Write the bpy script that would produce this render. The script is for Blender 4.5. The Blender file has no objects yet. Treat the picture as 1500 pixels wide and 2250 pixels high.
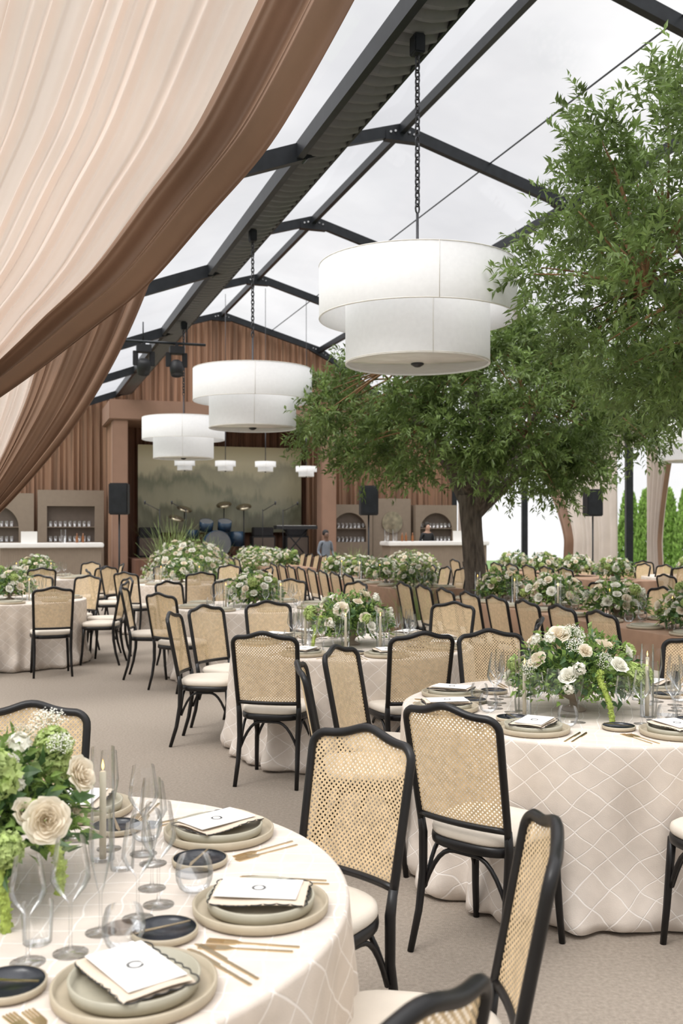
import bpy, math, random
import numpy as np
from mathutils import Vector, Matrix
random.seed(7); rng=np.random.default_rng(7)
sc=bpy.context.scene; COL=sc.collection
pi=math.pi; sin=math.sin; cos=math.cos
AX=(-.31,.951); ROT=math.atan2(.31,.951)
def P(u,v,z=0.): return (AX[0]*u+.951*v, AX[1]*u+.31*v, z)

# ---------------------------------------------------------------- materials
def nm(name):
    m=bpy.data.materials.new(name); m.use_nodes=True
    nt=m.node_tree; return m,nt,nt.nodes['Principled BSDF'],nt.nodes['Material Output']
def colmix(nt,col,var,scale,coord='Object',detail=4,stretch=None):
    tc=nt.nodes.new('ShaderNodeTexCoord'); n=nt.nodes.new('ShaderNodeTexNoise')
    n.inputs['Scale'].default_value=scale; n.inputs['Detail'].default_value=detail
    if stretch:
        mp=nt.nodes.new('ShaderNodeMapping'); mp.inputs['Scale'].default_value=stretch
        nt.links.new(tc.outputs[coord],mp.inputs[0]); nt.links.new(mp.outputs[0],n.inputs['Vector'])
    else: nt.links.new(tc.outputs[coord],n.inputs['Vector'])
    mx=nt.nodes.new('ShaderNodeMix'); mx.data_type='RGBA'
    mx.inputs[6].default_value=(*[max(0,c*(1-var)) for c in col],1)
    mx.inputs[7].default_value=(*[min(1,c*(1+var)) for c in col],1)
    mr=nt.nodes.new('ShaderNodeMapRange'); mr.inputs[1].default_value=.3; mr.inputs[2].default_value=.7
    nt.links.new(n.outputs[0],mr.inputs[0]); nt.links.new(mr.outputs[0],mx.inputs[0])
    return mx,n,tc
def M(name,col,rough=.5,metal=0,var=.1,vs=8,bump=0,bs=60,transl=0,coord='Object',stretch=None,emis=0,alpha=0,spec=None):
    m,nt,b,out=nm(name)
    mx,n,tc=colmix(nt,col,var,vs,coord,stretch=stretch)
    nt.links.new(mx.outputs[2],b.inputs['Base Color'])
    b.inputs['Roughness'].default_value=rough; b.inputs['Metallic'].default_value=metal
    if spec is not None: b.inputs['Specular IOR Level'].default_value=spec
    if bump:
        n2=nt.nodes.new('ShaderNodeTexNoise'); n2.inputs['Scale'].default_value=bs
        nt.links.new(tc.outputs[coord],n2.inputs['Vector'])
        bp=nt.nodes.new('ShaderNodeBump'); bp.inputs['Strength'].default_value=bump; bp.inputs['Distance'].default_value=.01
        nt.links.new(n2.outputs[0],bp.inputs['Height']); nt.links.new(bp.outputs[0],b.inputs['Normal'])
    if emis:
        nt.links.new(mx.outputs[2],b.inputs['Emission Color']); b.inputs['Emission Strength'].default_value=emis
    last=b.outputs[0]
    if transl:
        t=nt.nodes.new('ShaderNodeBsdfTranslucent'); nt.links.new(mx.outputs[2],t.inputs[0])
        ms=nt.nodes.new('ShaderNodeMixShader'); ms.inputs[0].default_value=transl
        nt.links.new(last,ms.inputs[1]); nt.links.new(t.outputs[0],ms.inputs[2]); last=ms.outputs[0]
    nt.links.new(last,out.inputs[0])
    return m
def glass(name,tint=(.99,.992,.992),edge=(.62,.64,.65),base=.02,k=.6,noise=None):
    m,nt,b,out=nm(name); nt.nodes.remove(b)
    lw=nt.nodes.new('ShaderNodeLayerWeight'); lw.inputs[0].default_value=.25
    mx=nt.nodes.new('ShaderNodeMix'); mx.data_type='RGBA'; mx.inputs[6].default_value=(*tint,1); mx.inputs[7].default_value=(*edge,1)
    pw=nt.nodes.new('ShaderNodeMath'); pw.operation='POWER'; pw.inputs[1].default_value=4.
    lw2=nt.nodes.new('ShaderNodeLayerWeight'); lw2.inputs[0].default_value=.5
    nt.links.new(lw2.outputs['Facing'],pw.inputs[0]); nt.links.new(pw.outputs[0],mx.inputs[0])
    c=mx.outputs[2]
    if noise:
        cm,_,_=colmix(nt,(.93,.93,.94),.07,noise[0],'Object',stretch=noise[1]); mu=nt.nodes.new('ShaderNodeMix'); mu.data_type='RGBA'; mu.blend_type='MULTIPLY'; mu.inputs[0].default_value=1
        nt.links.new(c,mu.inputs[6]); nt.links.new(cm.outputs[2],mu.inputs[7]); c=mu.outputs[2]
    tr=nt.nodes.new('ShaderNodeBsdfTransparent'); nt.links.new(c,tr.inputs[0])
    gl=nt.nodes.new('ShaderNodeBsdfGlossy'); gl.inputs['Roughness'].default_value=.03
    ma=nt.nodes.new('ShaderNodeMath'); ma.operation='MULTIPLY_ADD'; ma.inputs[1].default_value=k; ma.inputs[2].default_value=base
    nt.links.new(lw.outputs['Fresnel'],ma.inputs[0])
    ms=nt.nodes.new('ShaderNodeMixShader'); nt.links.new(ma.outputs[0],ms.inputs[0])
    nt.links.new(tr.outputs[0],ms.inputs[1]); nt.links.new(gl.outputs[0],ms.inputs[2]); nt.links.new(ms.outputs[0],out.inputs[0])
    return m
def math_(nt,op,a=None,b=None):
    n=nt.nodes.new('ShaderNodeMath'); n.operation=op
    for i,x in enumerate((a,b)):
        if x is None: continue
        if isinstance(x,(int,float)): n.inputs[i].default_value=x
        else: nt.links.new(x,n.inputs[i])
    return n.outputs[0]
def cane_mat():
    m,nt,b,out=nm('woven_cane')
    uv=nt.nodes.new('ShaderNodeUVMap'); sp=nt.nodes.new('ShaderNodeSeparateXYZ'); nt.links.new(uv.outputs[0],sp.inputs[0])
    ux=math_(nt,'MULTIPLY',sp.outputs[0],54.); uz=math_(nt,'MULTIPLY',sp.outputs[1],54.)
    def dist(off):
        fx=math_(nt,'SUBTRACT',math_(nt,'FRACT',math_(nt,'ADD',ux,off)),.5)
        fz=math_(nt,'SUBTRACT',math_(nt,'FRACT',math_(nt,'ADD',uz,off)),.5)
        return math_(nt,'SQRT',math_(nt,'ADD',math_(nt,'MULTIPLY',fx,fx),math_(nt,'MULTIPLY',fz,fz)))
    d=math_(nt,'MINIMUM',dist(20.),dist(20.5))
    hole=math_(nt,'LESS_THAN',d,.188)
    mx,n,tc=colmix(nt,(.76,.575,.35),.16,40,'Object')
    dk=nt.nodes.new('ShaderNodeMix'); dk.data_type='RGBA'; dk.blend_type='MULTIPLY'; dk.inputs[0].default_value=.4
    wv=math_(nt,'ADD',math_(nt,'MULTIPLY',math_(nt,'SINE',math_(nt,'MULTIPLY',math_(nt,'ADD',ux,uz),12.566)),.25),.75)
    nt.links.new(mx.outputs[2],dk.inputs[6]); nt.links.new(wv,dk.inputs[7])
    nt.links.new(dk.outputs[2],b.inputs['Base Color']); b.inputs['Roughness'].default_value=.5
    bp=nt.nodes.new('ShaderNodeBump'); bp.inputs['Strength'].default_value=.3; bp.inputs['Distance'].default_value=.002
    nt.links.new(wv,bp.inputs['Height']); nt.links.new(bp.outputs[0],b.inputs['Normal'])
    tl=nt.nodes.new('ShaderNodeBsdfTranslucent'); nt.links.new(mx.outputs[2],tl.inputs[0]); m2=nt.nodes.new('ShaderNodeMixShader'); m2.inputs[0].default_value=.2
    nt.links.new(b.outputs[0],m2.inputs[1]); nt.links.new(tl.outputs[0],m2.inputs[2])
    tr=nt.nodes.new('ShaderNodeBsdfTransparent'); ms=nt.nodes.new('ShaderNodeMixShader')
    nt.links.new(hole,ms.inputs[0]); nt.links.new(m2.outputs[0],ms.inputs[1]); nt.links.new(tr.outputs[0],ms.inputs[2]); nt.links.new(ms.outputs[0],out.inputs[0])
    return m
def cloth_mat():
    m,nt,b,out=nm('pintuck_linen')
    uv=nt.nodes.new('ShaderNodeUVMap')
    nz=nt.nodes.new('ShaderNodeTexNoise'); nz.inputs['Scale'].default_value=5.; nt.links.new(uv.outputs[0],nz.inputs['Vector'])
    sb=nt.nodes.new('ShaderNodeVectorMath'); sb.operation='MULTIPLY_ADD'; sb.inputs[1].default_value=(.06,.06,0)
    nt.links.new(nz.outputs['Color'],sb.inputs[0]); nt.links.new(uv.outputs[0],sb.inputs[2])
    sp=nt.nodes.new('ShaderNodeSeparateXYZ'); nt.links.new(sb.outputs[0],sp.inputs[0])
    def ln(o):
        f=math_(nt,'FRACT',math_(nt,'ADD',math_(nt,'MULTIPLY',o,1/.072),50.))
        d=math_(nt,'ABSOLUTE',math_(nt,'SUBTRACT',f,.5))
        mr=nt.nodes.new('ShaderNodeMapRange'); mr.interpolation_type='SMOOTHSTEP'
        mr.inputs[1].default_value=.010; mr.inputs[2].default_value=.040; mr.inputs[3].default_value=1.; mr.inputs[4].default_value=0.
        nt.links.new(d,mr.inputs[0]); return mr.outputs[0]
    l=math_(nt,'MAXIMUM',ln(sp.outputs[0]),ln(sp.outputs[1]))
    mx,n,tc=colmix(nt,(.625,.55,.48),.07,12,'Object')
    mm=nt.nodes.new('ShaderNodeMix'); mm.data_type='RGBA'; mm.inputs[7].default_value=(.84,.79,.74,1)
    nt.links.new(mx.outputs[2],mm.inputs[6]); nt.links.new(math_(nt,'MULTIPLY',l,.75),mm.inputs[0]); nt.links.new(mm.outputs[2],b.inputs['Base Color'])
    b.inputs['Roughness'].default_value=.85; b.inputs['Specular IOR Level'].default_value=.2
    n2=nt.nodes.new('ShaderNodeTexNoise'); n2.inputs['Scale'].default_value=260.; nt.links.new(uv.outputs[0],n2.inputs['Vector'])
    h=math_(nt,'ADD',math_(nt,'MULTIPLY',l,.6),math_(nt,'MULTIPLY',n2.outputs[0],.5))
    bp=nt.nodes.new('ShaderNodeBump'); bp.inputs['Strength'].default_value=.7; bp.inputs['Distance'].default_value=.002
    nt.links.new(h,bp.inputs['Height']); nt.links.new(bp.outputs[0],b.inputs['Normal'])
    return m
def screen_mat():
    m,nt,b,out=nm('misty_hills_print')
    tc=nt.nodes.new('ShaderNodeTexCoord'); sp=nt.nodes.new('ShaderNodeSeparateXYZ'); nt.links.new(tc.outputs['Object'],sp.inputs[0])
    z=sp.outputs[2]
    cr=nt.nodes.new('ShaderNodeValToRGB'); 
    mr=nt.nodes.new('ShaderNodeMapRange'); mr.inputs[1].default_value=1.5; mr.inputs[2].default_value=4.0; nt.links.new(z,mr.inputs[0]); nt.links.new(mr.outputs[0],cr.inputs[0])
    cr.color_ramp.elements[0].color=(.15,.14,.09,1); cr.color_ramp.elements[1].color=(.30,.25,.13,1)
    e=cr.color_ramp.elements.new(.8); e.color=(.46,.41,.27,1)
    prev=cr.outputs[0]
    for k,(h,amp,scl,c,hf) in enumerate([(3.4,1.6,.30,(.20,.195,.135),.05),(2.95,1.5,.45,(.10,.11,.07),.15),(2.65,.9,.8,(.25,.235,.16),.05),(2.25,1.0,.7,(.05,.056,.034),.25),(1.85,.8,.9,(.09,.085,.055),.25)]):
        hs=[]
        for sx,am in ((scl,amp*1.3),(7.,hf)):
            mp=nt.nodes.new('ShaderNodeMapping'); mp.inputs['Location'].default_value=(k*9.3+sx,0,0); mp.inputs['Scale'].default_value=(sx,1,.1)
            nt.links.new(tc.outputs['Object'],mp.inputs[0])
            n=nt.nodes.new('ShaderNodeTexNoise'); n.inputs['Scale'].default_value=1.; n.inputs['Detail'].default_value=8; n.inputs['Roughness'].default_value=.65; nt.links.new(mp.outputs[0],n.inputs['Vector'])
            hs.append(math_(nt,'MULTIPLY',math_(nt,'SUBTRACT',n.outputs[0],.5),am*2))
        hh=math_(nt,'ADD',math_(nt,'ADD',hs[0],hs[1]),h)
        df=math_(nt,'SUBTRACT',hh,z)
        r=nt.nodes.new('ShaderNodeMapRange'); r.inputs[1].default_value=-.06; r.inputs[2].default_value=.16; nt.links.new(df,r.inputs[0])
        fade=nt.nodes.new('ShaderNodeMapRange'); fade.inputs[1].default_value=0; fade.inputs[2].default_value=.7; fade.inputs[3].default_value=.85; fade.inputs[4].default_value=.15; nt.links.new(df,fade.inputs[0])
        mx=nt.nodes.new('ShaderNodeMix'); mx.data_type='RGBA'; nt.links.new(math_(nt,'MULTIPLY',r.outputs[0],fade.outputs[0]),mx.inputs[0])
        nt.links.new(prev,mx.inputs[6]); mx.inputs[7].default_value=(*c,1); prev=mx.outputs[2]
    nt.links.new(prev,b.inputs['Base Color']); nt.links.new(prev,b.inputs['Emission Color']); b.inputs['Emission Strength'].default_value=.2
    b.inputs['Roughness'].default_value=.25
    return m

BLACK=M('ebonised_wood',(.009,.008,.008),.36,var=.3,spec=.35)
CANE=cane_mat()
CUSH=M('cream_seat_fabric',(.66,.59,.50),.85,var=.05,bump=.25,bs=500)
CLOTH=cloth_mat()
BROWNCLOTH=M('brown_tablecloth',(.32,.195,.125),.85,var=.1,bump=.2,bs=300)
CARPET=M('taupe_carpet',(.325,.275,.225),.97,var=.14,vs=60,bump=.7,bs=240,spec=.1)
SHEER=M('blush_sheer',(.91,.80,.73),.8,var=.03,vs=3,transl=.5)
BROWN=M('brown_drape',(.225,.130,.082),.6,var=.12,vs=2,transl=.08,bump=.1,bs=400)
WALLDRAPE=M('brown_pleated_drape',(.28,.16,.10),.8,var=.42,vs=2.5,stretch=(5,5,.12),transl=.08)
DARKDRAPE=M('dark_brown_drape',(.13,.06,.035),.8,var=.3,vs=3,stretch=(4,4,.15))
PORTAL=M('brown_canopy_cloth',(.27,.16,.11),.85,var=.08,vs=2)
WHITESHEER=M('white_sheer',(.66,.58,.52),.8,var=.06,vs=2,transl=.25)
METAL=M('black_tent_aluminium',(.013,.015,.018),.42,metal=.2,var=.3,spec=.4)
RIB=M('black_ribbed_fabric',(.13,.13,.133),.45,var=.04)
BOLT=M('zinc_bolt',(.5,.5,.5),.35,metal=1)
SHADE=M('white_lamp_linen',(.86,.855,.85),.85,var=.02,vs=30,transl=.35,bump=.1,bs=400,emis=.08)
SEAM=M('lamp_seam',(.76,.73,.68),.8)
DIFF=M('lamp_diffuser',(.75,.73,.71),.12,var=.05)
CHAIN=M('gunmetal_chain',(.05,.05,.055),.4,metal=.6)
BARK=M('olive_bark',(.11,.088,.07),.95,var=.45,vs=9,bump=1.,bs=28,stretch=(3,3,.6))
TWIG=M('twig_bark',(.26,.145,.07),.9,var=.3)
LEAF=M('olive_leaf',(.175,.25,.075),.4,var=.6,vs=6,transl=.38)
LEAF2=M('fresh_leaf',(.22,.33,.085),.5,var=.5,vs=25,transl=.4)
LEAFD=M('dark_leaf',(.07,.14,.045),.4,var=.4,vs=20,transl=.25)
PETAL=M('ivory_petal',(.86,.78,.64),.6,var=.05,vs=20,transl=.35)
PETALW=M('white_petal',(.85,.83,.74),.6,var=.04,vs=20,transl=.3)
GREENB=M('lime_blossom',(.48,.58,.22),.7,var=.3,vs=40,transl=.35)
AMAR=M('green_amaranth',(.36,.45,.09),.8,var=.3,vs=60)
STONE=M('taupe_stoneware',(.43,.365,.265),.45,var=.06,vs=30)
STONE2=M('sage_stoneware',(.40,.37,.285),.4,var=.05,vs=30)
BOWL=M('brown_ceramic',(.30,.24,.18),.6,var=.1)
BLKPLATE=M('black_glaze',(.012,.014,.02),.25,var=.2)
GOLD=M('champagne_gold',(.70,.55,.34),.25,metal=1,var=.06)
PAPER=M('menu_paper',(.78,.76,.73),.75,var=.01)
INK=M('black_ink',(.02,.02,.02),.7)
NAPK=M('blush_napkin',(.62,.52,.41),.85,var=.04,bump=.2,bs=400)
WAX=M('ivory_wax',(.80,.74,.60),.5,var=.02,transl=.2)
GLASS=glass('clear_glass')
WATER=glass('water',(.97,.975,.98),(.6,.62,.65),.04,.6)
ROOF=glass('clear_vinyl',(.985,.985,.985),(.84,.85,.88),.0,.05,noise=(.35,(1,1,1)))
WHITETOP=M('white_bar_top',(.82,.80,.77),.4,var=.03)
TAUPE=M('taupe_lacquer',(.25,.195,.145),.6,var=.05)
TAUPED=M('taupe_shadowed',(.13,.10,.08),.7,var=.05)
SPK=M('black_speaker',(.01,.01,.012),.6,var=.2)
BLUE=M('blue_drum_shell',(.02,.045,.08),.25,var=.2)
SKINH=M('drum_head',(.12,.125,.13),.5)
BRASS=M('cymbal_brass',(.42,.37,.27),.35,metal=1)
GRASS=M('lawn',(.10,.17,.05),.95,var=.4,vs=3)
HEDGE=M('arborvitae',(.25,.40,.09),.9,var=.5,vs=9,transl=.25)
GRASSY=M('fountain_grass',(.26,.33,.12),.7,var=.3,transl=.3)
FLAME=M('flame',(1,.5,.12),.5,emis=6)
MIRROR=M('antique_mirror',(.35,.30,.22),.25,metal=.8,var=.3)
AMBER=M('amber_bottle',(.22,.08,.025),.2)

# ---------------------------------------------------------------- mesh builder
class MB:
    def __init__(s): s.v=[];s.f=[];s.m=[];s.uv=[]
    def add(s,vs,fs,mat=0,uv=None):
        o=len(s.v); s.v+= [tuple(p) for p in vs]; s.f+=[tuple(i+o for i in f) for f in fs]; s.m+=[mat]*len(fs)
        s.uv+= list(uv) if uv is not None else [(0,0)]*len(vs)
    def lathe(s,prof,n=32,c=(0,0,0),mat=0,axis='z',wob=None):
        vs=[];fs=[];k=len(prof)
        for i in range(n):
            a=2*pi*i/n
            for (r,z) in prof:
                rr=r if wob is None else r*(1+wob(a,z))
                p=(rr*cos(a),rr*sin(a),z)
                if axis=='y': p=(p[0],p[2],p[1])
                vs.append((p[0]+c[0],p[1]+c[1],p[2]+c[2]))
        for i in range(n):
            j=(i+1)%n
            for q in range(k-1): fs.append((i*k+q,j*k+q,j*k+q+1,i*k+q+1))
        s.add(vs,fs,mat)
    def tube(s,pts,r,n=8,mat=0,closed=False,fl=1.):
        pts=[Vector(p) for p in pts]; k=len(pts)
        R=r if hasattr(r,'__len__') else [r]*k
        T=[]
        for i in range(k):
            if closed: t=pts[(i+1)%k]-pts[i-1]
            else: t=pts[min(i+1,k-1)]-pts[max(i-1,0)]
            T.append(t.normalized() if t.length>1e-9 else Vector((0,0,1)))
        up=Vector((0,0,1)) if abs(T[0].z)<.9 else Vector((0,1,0))
        N=(up-T[0]*up.dot(T[0])).normalized(); vs=[]
        for i in range(k):
            N=(N-T[i]*N.dot(T[i])); N=N.normalized() if N.length>1e-6 else Vector((1,0,0))
            B=T[i].cross(N)
            for j in range(n):
                a=2*pi*(j+.5)/n; vs.append(pts[i]+N*(cos(a)*R[i]*fl)+B*(sin(a)*R[i]))
        fs=[]
        for i in range(k if closed else k-1):
            i2=(i+1)%k
            for j in range(n): fs.append((i*n+j,i*n+(j+1)%n,i2*n+(j+1)%n,i2*n+j))
        if not closed: fs+= [tuple(range(n))[::-1],tuple((k-1)*n+j for j in range(n))]
        s.add(vs,fs,mat)
    def box(s,x0,x1,y0,y1,z0,z1,mat=0):
        vs=[(x,y,z) for z in (z0,z1) for y in (y0,y1) for x in (x0,x1)]
        s.add(vs,[(0,2,3,1),(4,5,7,6),(0,1,5,4),(2,6,7,3),(0,4,6,2),(1,3,7,5)],mat)
    def beam(s,a,b,w,h,mat=0,up=(0,0,1)):
        a=Vector(a);b=Vector(b);t=(b-a).normalized();up=Vector(up);S=t.cross(up).normalized();U=S.cross(t)
        vs=[p+S*(i*w/2)+U*(j*h/2) for p in (a,b) for j in (-1,1) for i in (-1,1)]
        s.add(vs,[(0,2,3,1),(4,5,7,6),(0,1,5,4),(2,6,7,3),(0,4,6,2),(1,3,7,5)],mat)
    def grid(s,fn,nu,nv,mat=0,uvf=None,wrap=False):
        vs=[];uv=[];fs=[]
        for i in range(nu+1):
            for j in range(nv+1):
                vs.append(fn(i/nu,j/nv)); 
                uv.append(uvf(i/nu,j/nv) if uvf else (i/nu,j/nv))
        for i in range(nu):
            for j in range(nv): fs.append((i*(nv+1)+j,(i+1)*(nv+1)+j,(i+1)*(nv+1)+j+1,i*(nv+1)+j+1))
        s.add(vs,fs,mat,uv)
    def mesh(s,name,mats,smooth=True,bevel=0,seg=2):
        me=bpy.data.meshes.new(name); me.from_pydata(s.v,[],s.f)
        for m in (mats if isinstance(mats,(list,tuple)) else [mats]): me.materials.append(m)
        me.polygons.foreach_set('material_index',s.m)
        uvl=me.uv_layers.new(name='UVMap'); vi=np.zeros(len(me.loops),dtype=np.int32); me.loops.foreach_get('vertex_index',vi)
        uvl.data.foreach_set('uv',np.array(s.uv,dtype=np.float32)[vi].ravel())
        if bevel:
            import bmesh
            bm=bmesh.new(); bm.from_mesh(me); bmesh.ops.remove_doubles(bm,verts=bm.verts,dist=1e-6)
            es=[e for e in bm.edges if len(e.link_faces)==2 and e.calc_face_angle(0)>.6]
            bmesh.ops.bevel(bm,geom=es,offset=bevel,segments=seg,affect='EDGES'); bm.to_mesh(me); bm.free()
        me.polygons.foreach_set('use_smooth',[smooth]*len(me.polygons)); me.update()
        return me
def obj(name,me,loc=(0,0,0),rz=0,parent=None,label=None,cat=None,group=None,kind=None,mat=None,scale=1):
    o=bpy.data.objects.new(name,me); COL.objects.link(o)
    if mat is not None: o.matrix_local=mat
    else:
        o.location=loc; o.rotation_euler=(0,0,rz); o.scale=(scale,)*3
    if parent: o.parent=parent
    if label: o['label']=label
    if cat: o['category']=cat
    if group: o['group']=group
    if kind: o['kind']=kind
    return o
def thing(name,parts,loc,rz,label,cat,group=None,scale=1,filt=None):
    e=obj(name,None,loc,rz,label=label,cat=cat,group=group,scale=scale); e.empty_display_size=.1
    for p in parts:
        if filt and p[0] in filt: continue
        o=obj(p[0],p[1],parent=e,mat=p[2] if len(p)>2 and p[2] is not None else Matrix.Identity(4),label=p[3] if len(p)>3 else None)
        if len(p)>4 and p[4]: o['kind']=p[4]
    return e

# ---------------------------------------------------------------- setting
b=MB(); b.box(-30,30,-6,48,-.12,-.03); obj('lawn',b.mesh('lawn',GRASS,False),label='green lawn outside around the clear tent',cat='lawn',kind='structure')
b=MB(); vs=[P(-4,-3.5),P(-4,14.2),P(30.2,14.2),P(30.2,-3.5)]
vs=[(x,y,0) for x,y,_ in vs]; b.add(vs+[(x,y,-.05) for x,y,_ in vs],[(0,1,2,3),(7,6,5,4),(0,4,5,1),(1,5,6,2),(2,6,7,3),(3,7,4,0)])
obj('floor',b.mesh('floor',CARPET,False),label='taupe carpeted tent floor',kind='structure')
VR=5.86
LP=[(0,8.1),(1.3,7.72),(2.8,5.7),(7.5,4.0)]
RP=[(0,8.1),(3.05,7.2),(7.64,4.1)]
PROF=[(VR-w,z) for w,z in LP[::-1]]+[(VR+w,z) for w,z in RP[1:]]
def prof_z(v):
    for (a,za),(c,zc) in zip(PROF[:-1],PROF[1:]):
        if a<=v<=c: return za+(zc-za)*(v-a)/(c-a)
    return PROF[0][1] if v<PROF[0][0] else PROF[-1][1]
b=MB(); 
for (a,za),(c,zc) in zip(PROF[:-1],PROF[1:]):
    b.add([P(-3,a,za),P(-3,c,zc),P(29.9,c,zc),P(29.9,a,za)],[(0,1,2,3)])
obj('ceiling',b.mesh('ceiling',ROOF,False),label='clear vinyl tent roof panels',kind='structure')
fr=[4.9,9.9,14.9,19.9,24.9,29.6]
for u in fr:
    b=MB()
    for (a,za),(c,zc) in zip(PROF[:-1],PROF[1:]): b.beam(P(u,a,za-.1),P(u,c,zc-.1),.11,.18)
    for v,z in PROF[1:-1]:
        b.beam(P(u,v-.28,prof_z(v-.28)-.14),P(u,v+.28,prof_z(v+.28)-.14),.14,.14)
    for v,z in ((PROF[0][0],PROF[0][1]),(PROF[-1][0],PROF[-1][1])): b.beam(P(u,v,0),P(u,v,z),.14,.16,up=(1,0,0))
    par=obj('tent_frame',b.mesh('tent_frame',METAL,False),label='black aluminium tent arch with bolted joints',cat='tent frame',group='tent arches')
    b=MB()
    for v,z in PROF[1:-1]:
        for s in (-.2,-.12,.12,.2):
            x,y,_=P(u-.075,v+s); zz=prof_z(v+s)-.12
            b.lathe([(0,-.02),(.018,-.02),(.018,.01),(0,.01)],10,(x,y,zz),axis='y')
    obj('joint_bolt',b.mesh('joint_bolt',BOLT,False),parent=par,kind='stuff')
def purlin(v,z,w,h,lab):
    b=MB(); b.beam(P(-3,v,z),P(29.8,v,z),w,h); obj('roof_beam',b.mesh('roof_beam',METAL,False),label=lab,cat='roof beam',group='roof beams')
purlin(VR,8.0,.09,.15,'black ridge beam running along the roof peak')
purlin(VR-3.1,5.5,.07,.17,'heavy black beam carrying the pendant lamps')
purlin(VR-2.66,5.55,.03,.05,'slim black beam edging a ribbed black liner')
purlin(VR+3.05,7.08,.10,.15,'black beam along the roof knee')
purlin(VR+1.55,7.62,.018,.018,'thin seam cable under the clear roof')
purlin(VR-4.9,4.78,.05,.08,'slim black beam under the clear roof')
purlin(VR-7.5,3.95,.14,.2,'black eave beam')
purlin(VR+7.6,4.0,.14,.2,'black eave beam')
b=MB()
n=1360
def ribf(i,j):
    u=-3+32.7*i; w=3.06-.39*j; x,y,_=P(u,VR-w); return (x,y,5.50+.05*j-.03*sin(pi*j)+.035*sin(i*n*pi/4))
b.grid(ribf,n,4); obj('roof_liner',b.mesh('roof_liner',RIB,False),label='ribbed black fabric liner running beside the roof beam',cat='roof liner')

b=MB(); V0,V1=VR-7.5,VR+7.64; ph=[random.uniform(0,6.28) for _ in range(6)]
def pleat(t): return .035*sin(t*31+ph[0]+1.5*sin(t*3.1+ph[1]))+.022*sin(t*53+ph[2]+2*sin(t*2.3))+.015*sin(t*11+ph[3])
def wb(i,j):
    v=V0+(V1-V0)*i; z=(prof_z(v)-.05)*j; x,y,_=P(29.8+pleat(v)*1.5*(1-.3*j),v); return (x,y,z)
b.grid(wb,1200,6); obj('wall_back',b.mesh('wall_back',WALLDRAPE),label='gable end wall of pleated brown drapery',kind='structure')

# ---------------------------------------------------------------- foreground drapes
def polyf(pts):
    pts=[Vector(p) for p in pts]; L=[0]
    for a,c in zip(pts[:-1],pts[1:]): L.append(L[-1]+(c-a).length)
    def f(s):
        s=max(0,min(1,s))*L[-1]
        for i in range(len(pts)-1):
            if s<=L[i+1]+1e-9:
                t=(s-L[i])/(L[i+1]-L[i]); p0=pts[max(i-1,0)];p1=pts[i];p2=pts[i+1];p3=pts[min(i+2,len(pts)-1)]
                return .5*((2*p1)+(p2-p0)*t+(2*p0-5*p1+4*p2-p3)*t*t+(3*p1-p0-3*p2+p3)*t*t*t)
        return pts[-1]
    return f
def drape(Y,O,L,tb,nf,amp,label,seed,sz=1.):
    rr=random.Random(seed); fo=polyf(O); fl=polyf(L); p=[rr.uniform(0,6.28) for _ in range(12)]
    def fn(nfold,am,fine):
        def f(t,s):
            ft=t+.014*sin(9*t+p[4]+3*s)+.008*sin(23*t+p[5]-2*s)
            a=fl(s);c=fo(s); q=a.lerp(c,ft)
            A=am*(1-.5*s)
            d=A*((.75+.5*sin(7*t+p[8]))*sin(2*pi*nfold*t+p[0]+2.6*sin(6*t+p[1])+1.3*s)+fine*.45*sin(2*pi*nfold*2.1*t+p[2]+2.6*s+2*sin(11*t))+.9*sin(2*pi*nfold*.29*t+p[3]+1.5*s)+fine*.12*sin(2*pi*nfold*4.1*t+p[7]-1.5*s))
            e=A*.5*cos(2*pi*nfold*t+p[6]+.7*s)
            return (q.x+e*.4,Y+d,q.y-e*.3)
        return f
    e=obj('swagged_drape',None,label=label,cat='curtain')
    f1=fn(nf,amp,1.); b=MB(); b.grid(lambda i,j:f1(tb*i,j),700,70); obj('sheer_panel',b.mesh('sheer',SHEER),parent=e,label='pale blush sheer fabric')
    g=fn(nf,amp*1.35,.5)
    b=MB(); b.grid(lambda i,j:(lambda q:(q[0],q[1]-.05,q[2]))(g(tb-.015+(1.015-tb)*i,j)),220,70); obj('brown_border',b.mesh('brown_border',BROWN),parent=e,label='brown satin border')
    return e
drape(4.2,[(.62,5.0),(.30,4.4),(.02,3.87),(-.21,3.46),(-.365,3.22),(-.58,2.97),(-.83,2.68),(-1.06,2.49),(-1.44,2.20),(-2.0,1.85)],
      [(-2.7,5.0),(-2.6,4.0),(-2.45,3.0),(-2.2,1.95)],.87,15,.046,'pale blush sheer drape with brown border swept aside',3)
drape(8.6,[(-1.1,6.2),(-1.3,5.2),(-1.5,4.4),(-1.73,3.66),(-2.0,3.03),(-2.35,2.45),(-2.93,1.77),(-3.5,1.3)],
      [(-5.2,6.2),(-5.0,4.4),(-4.4,2.8),(-3.75,1.3)],.77,19,.05,'blush sheer drape with brown border tied back by a post',5)

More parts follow.
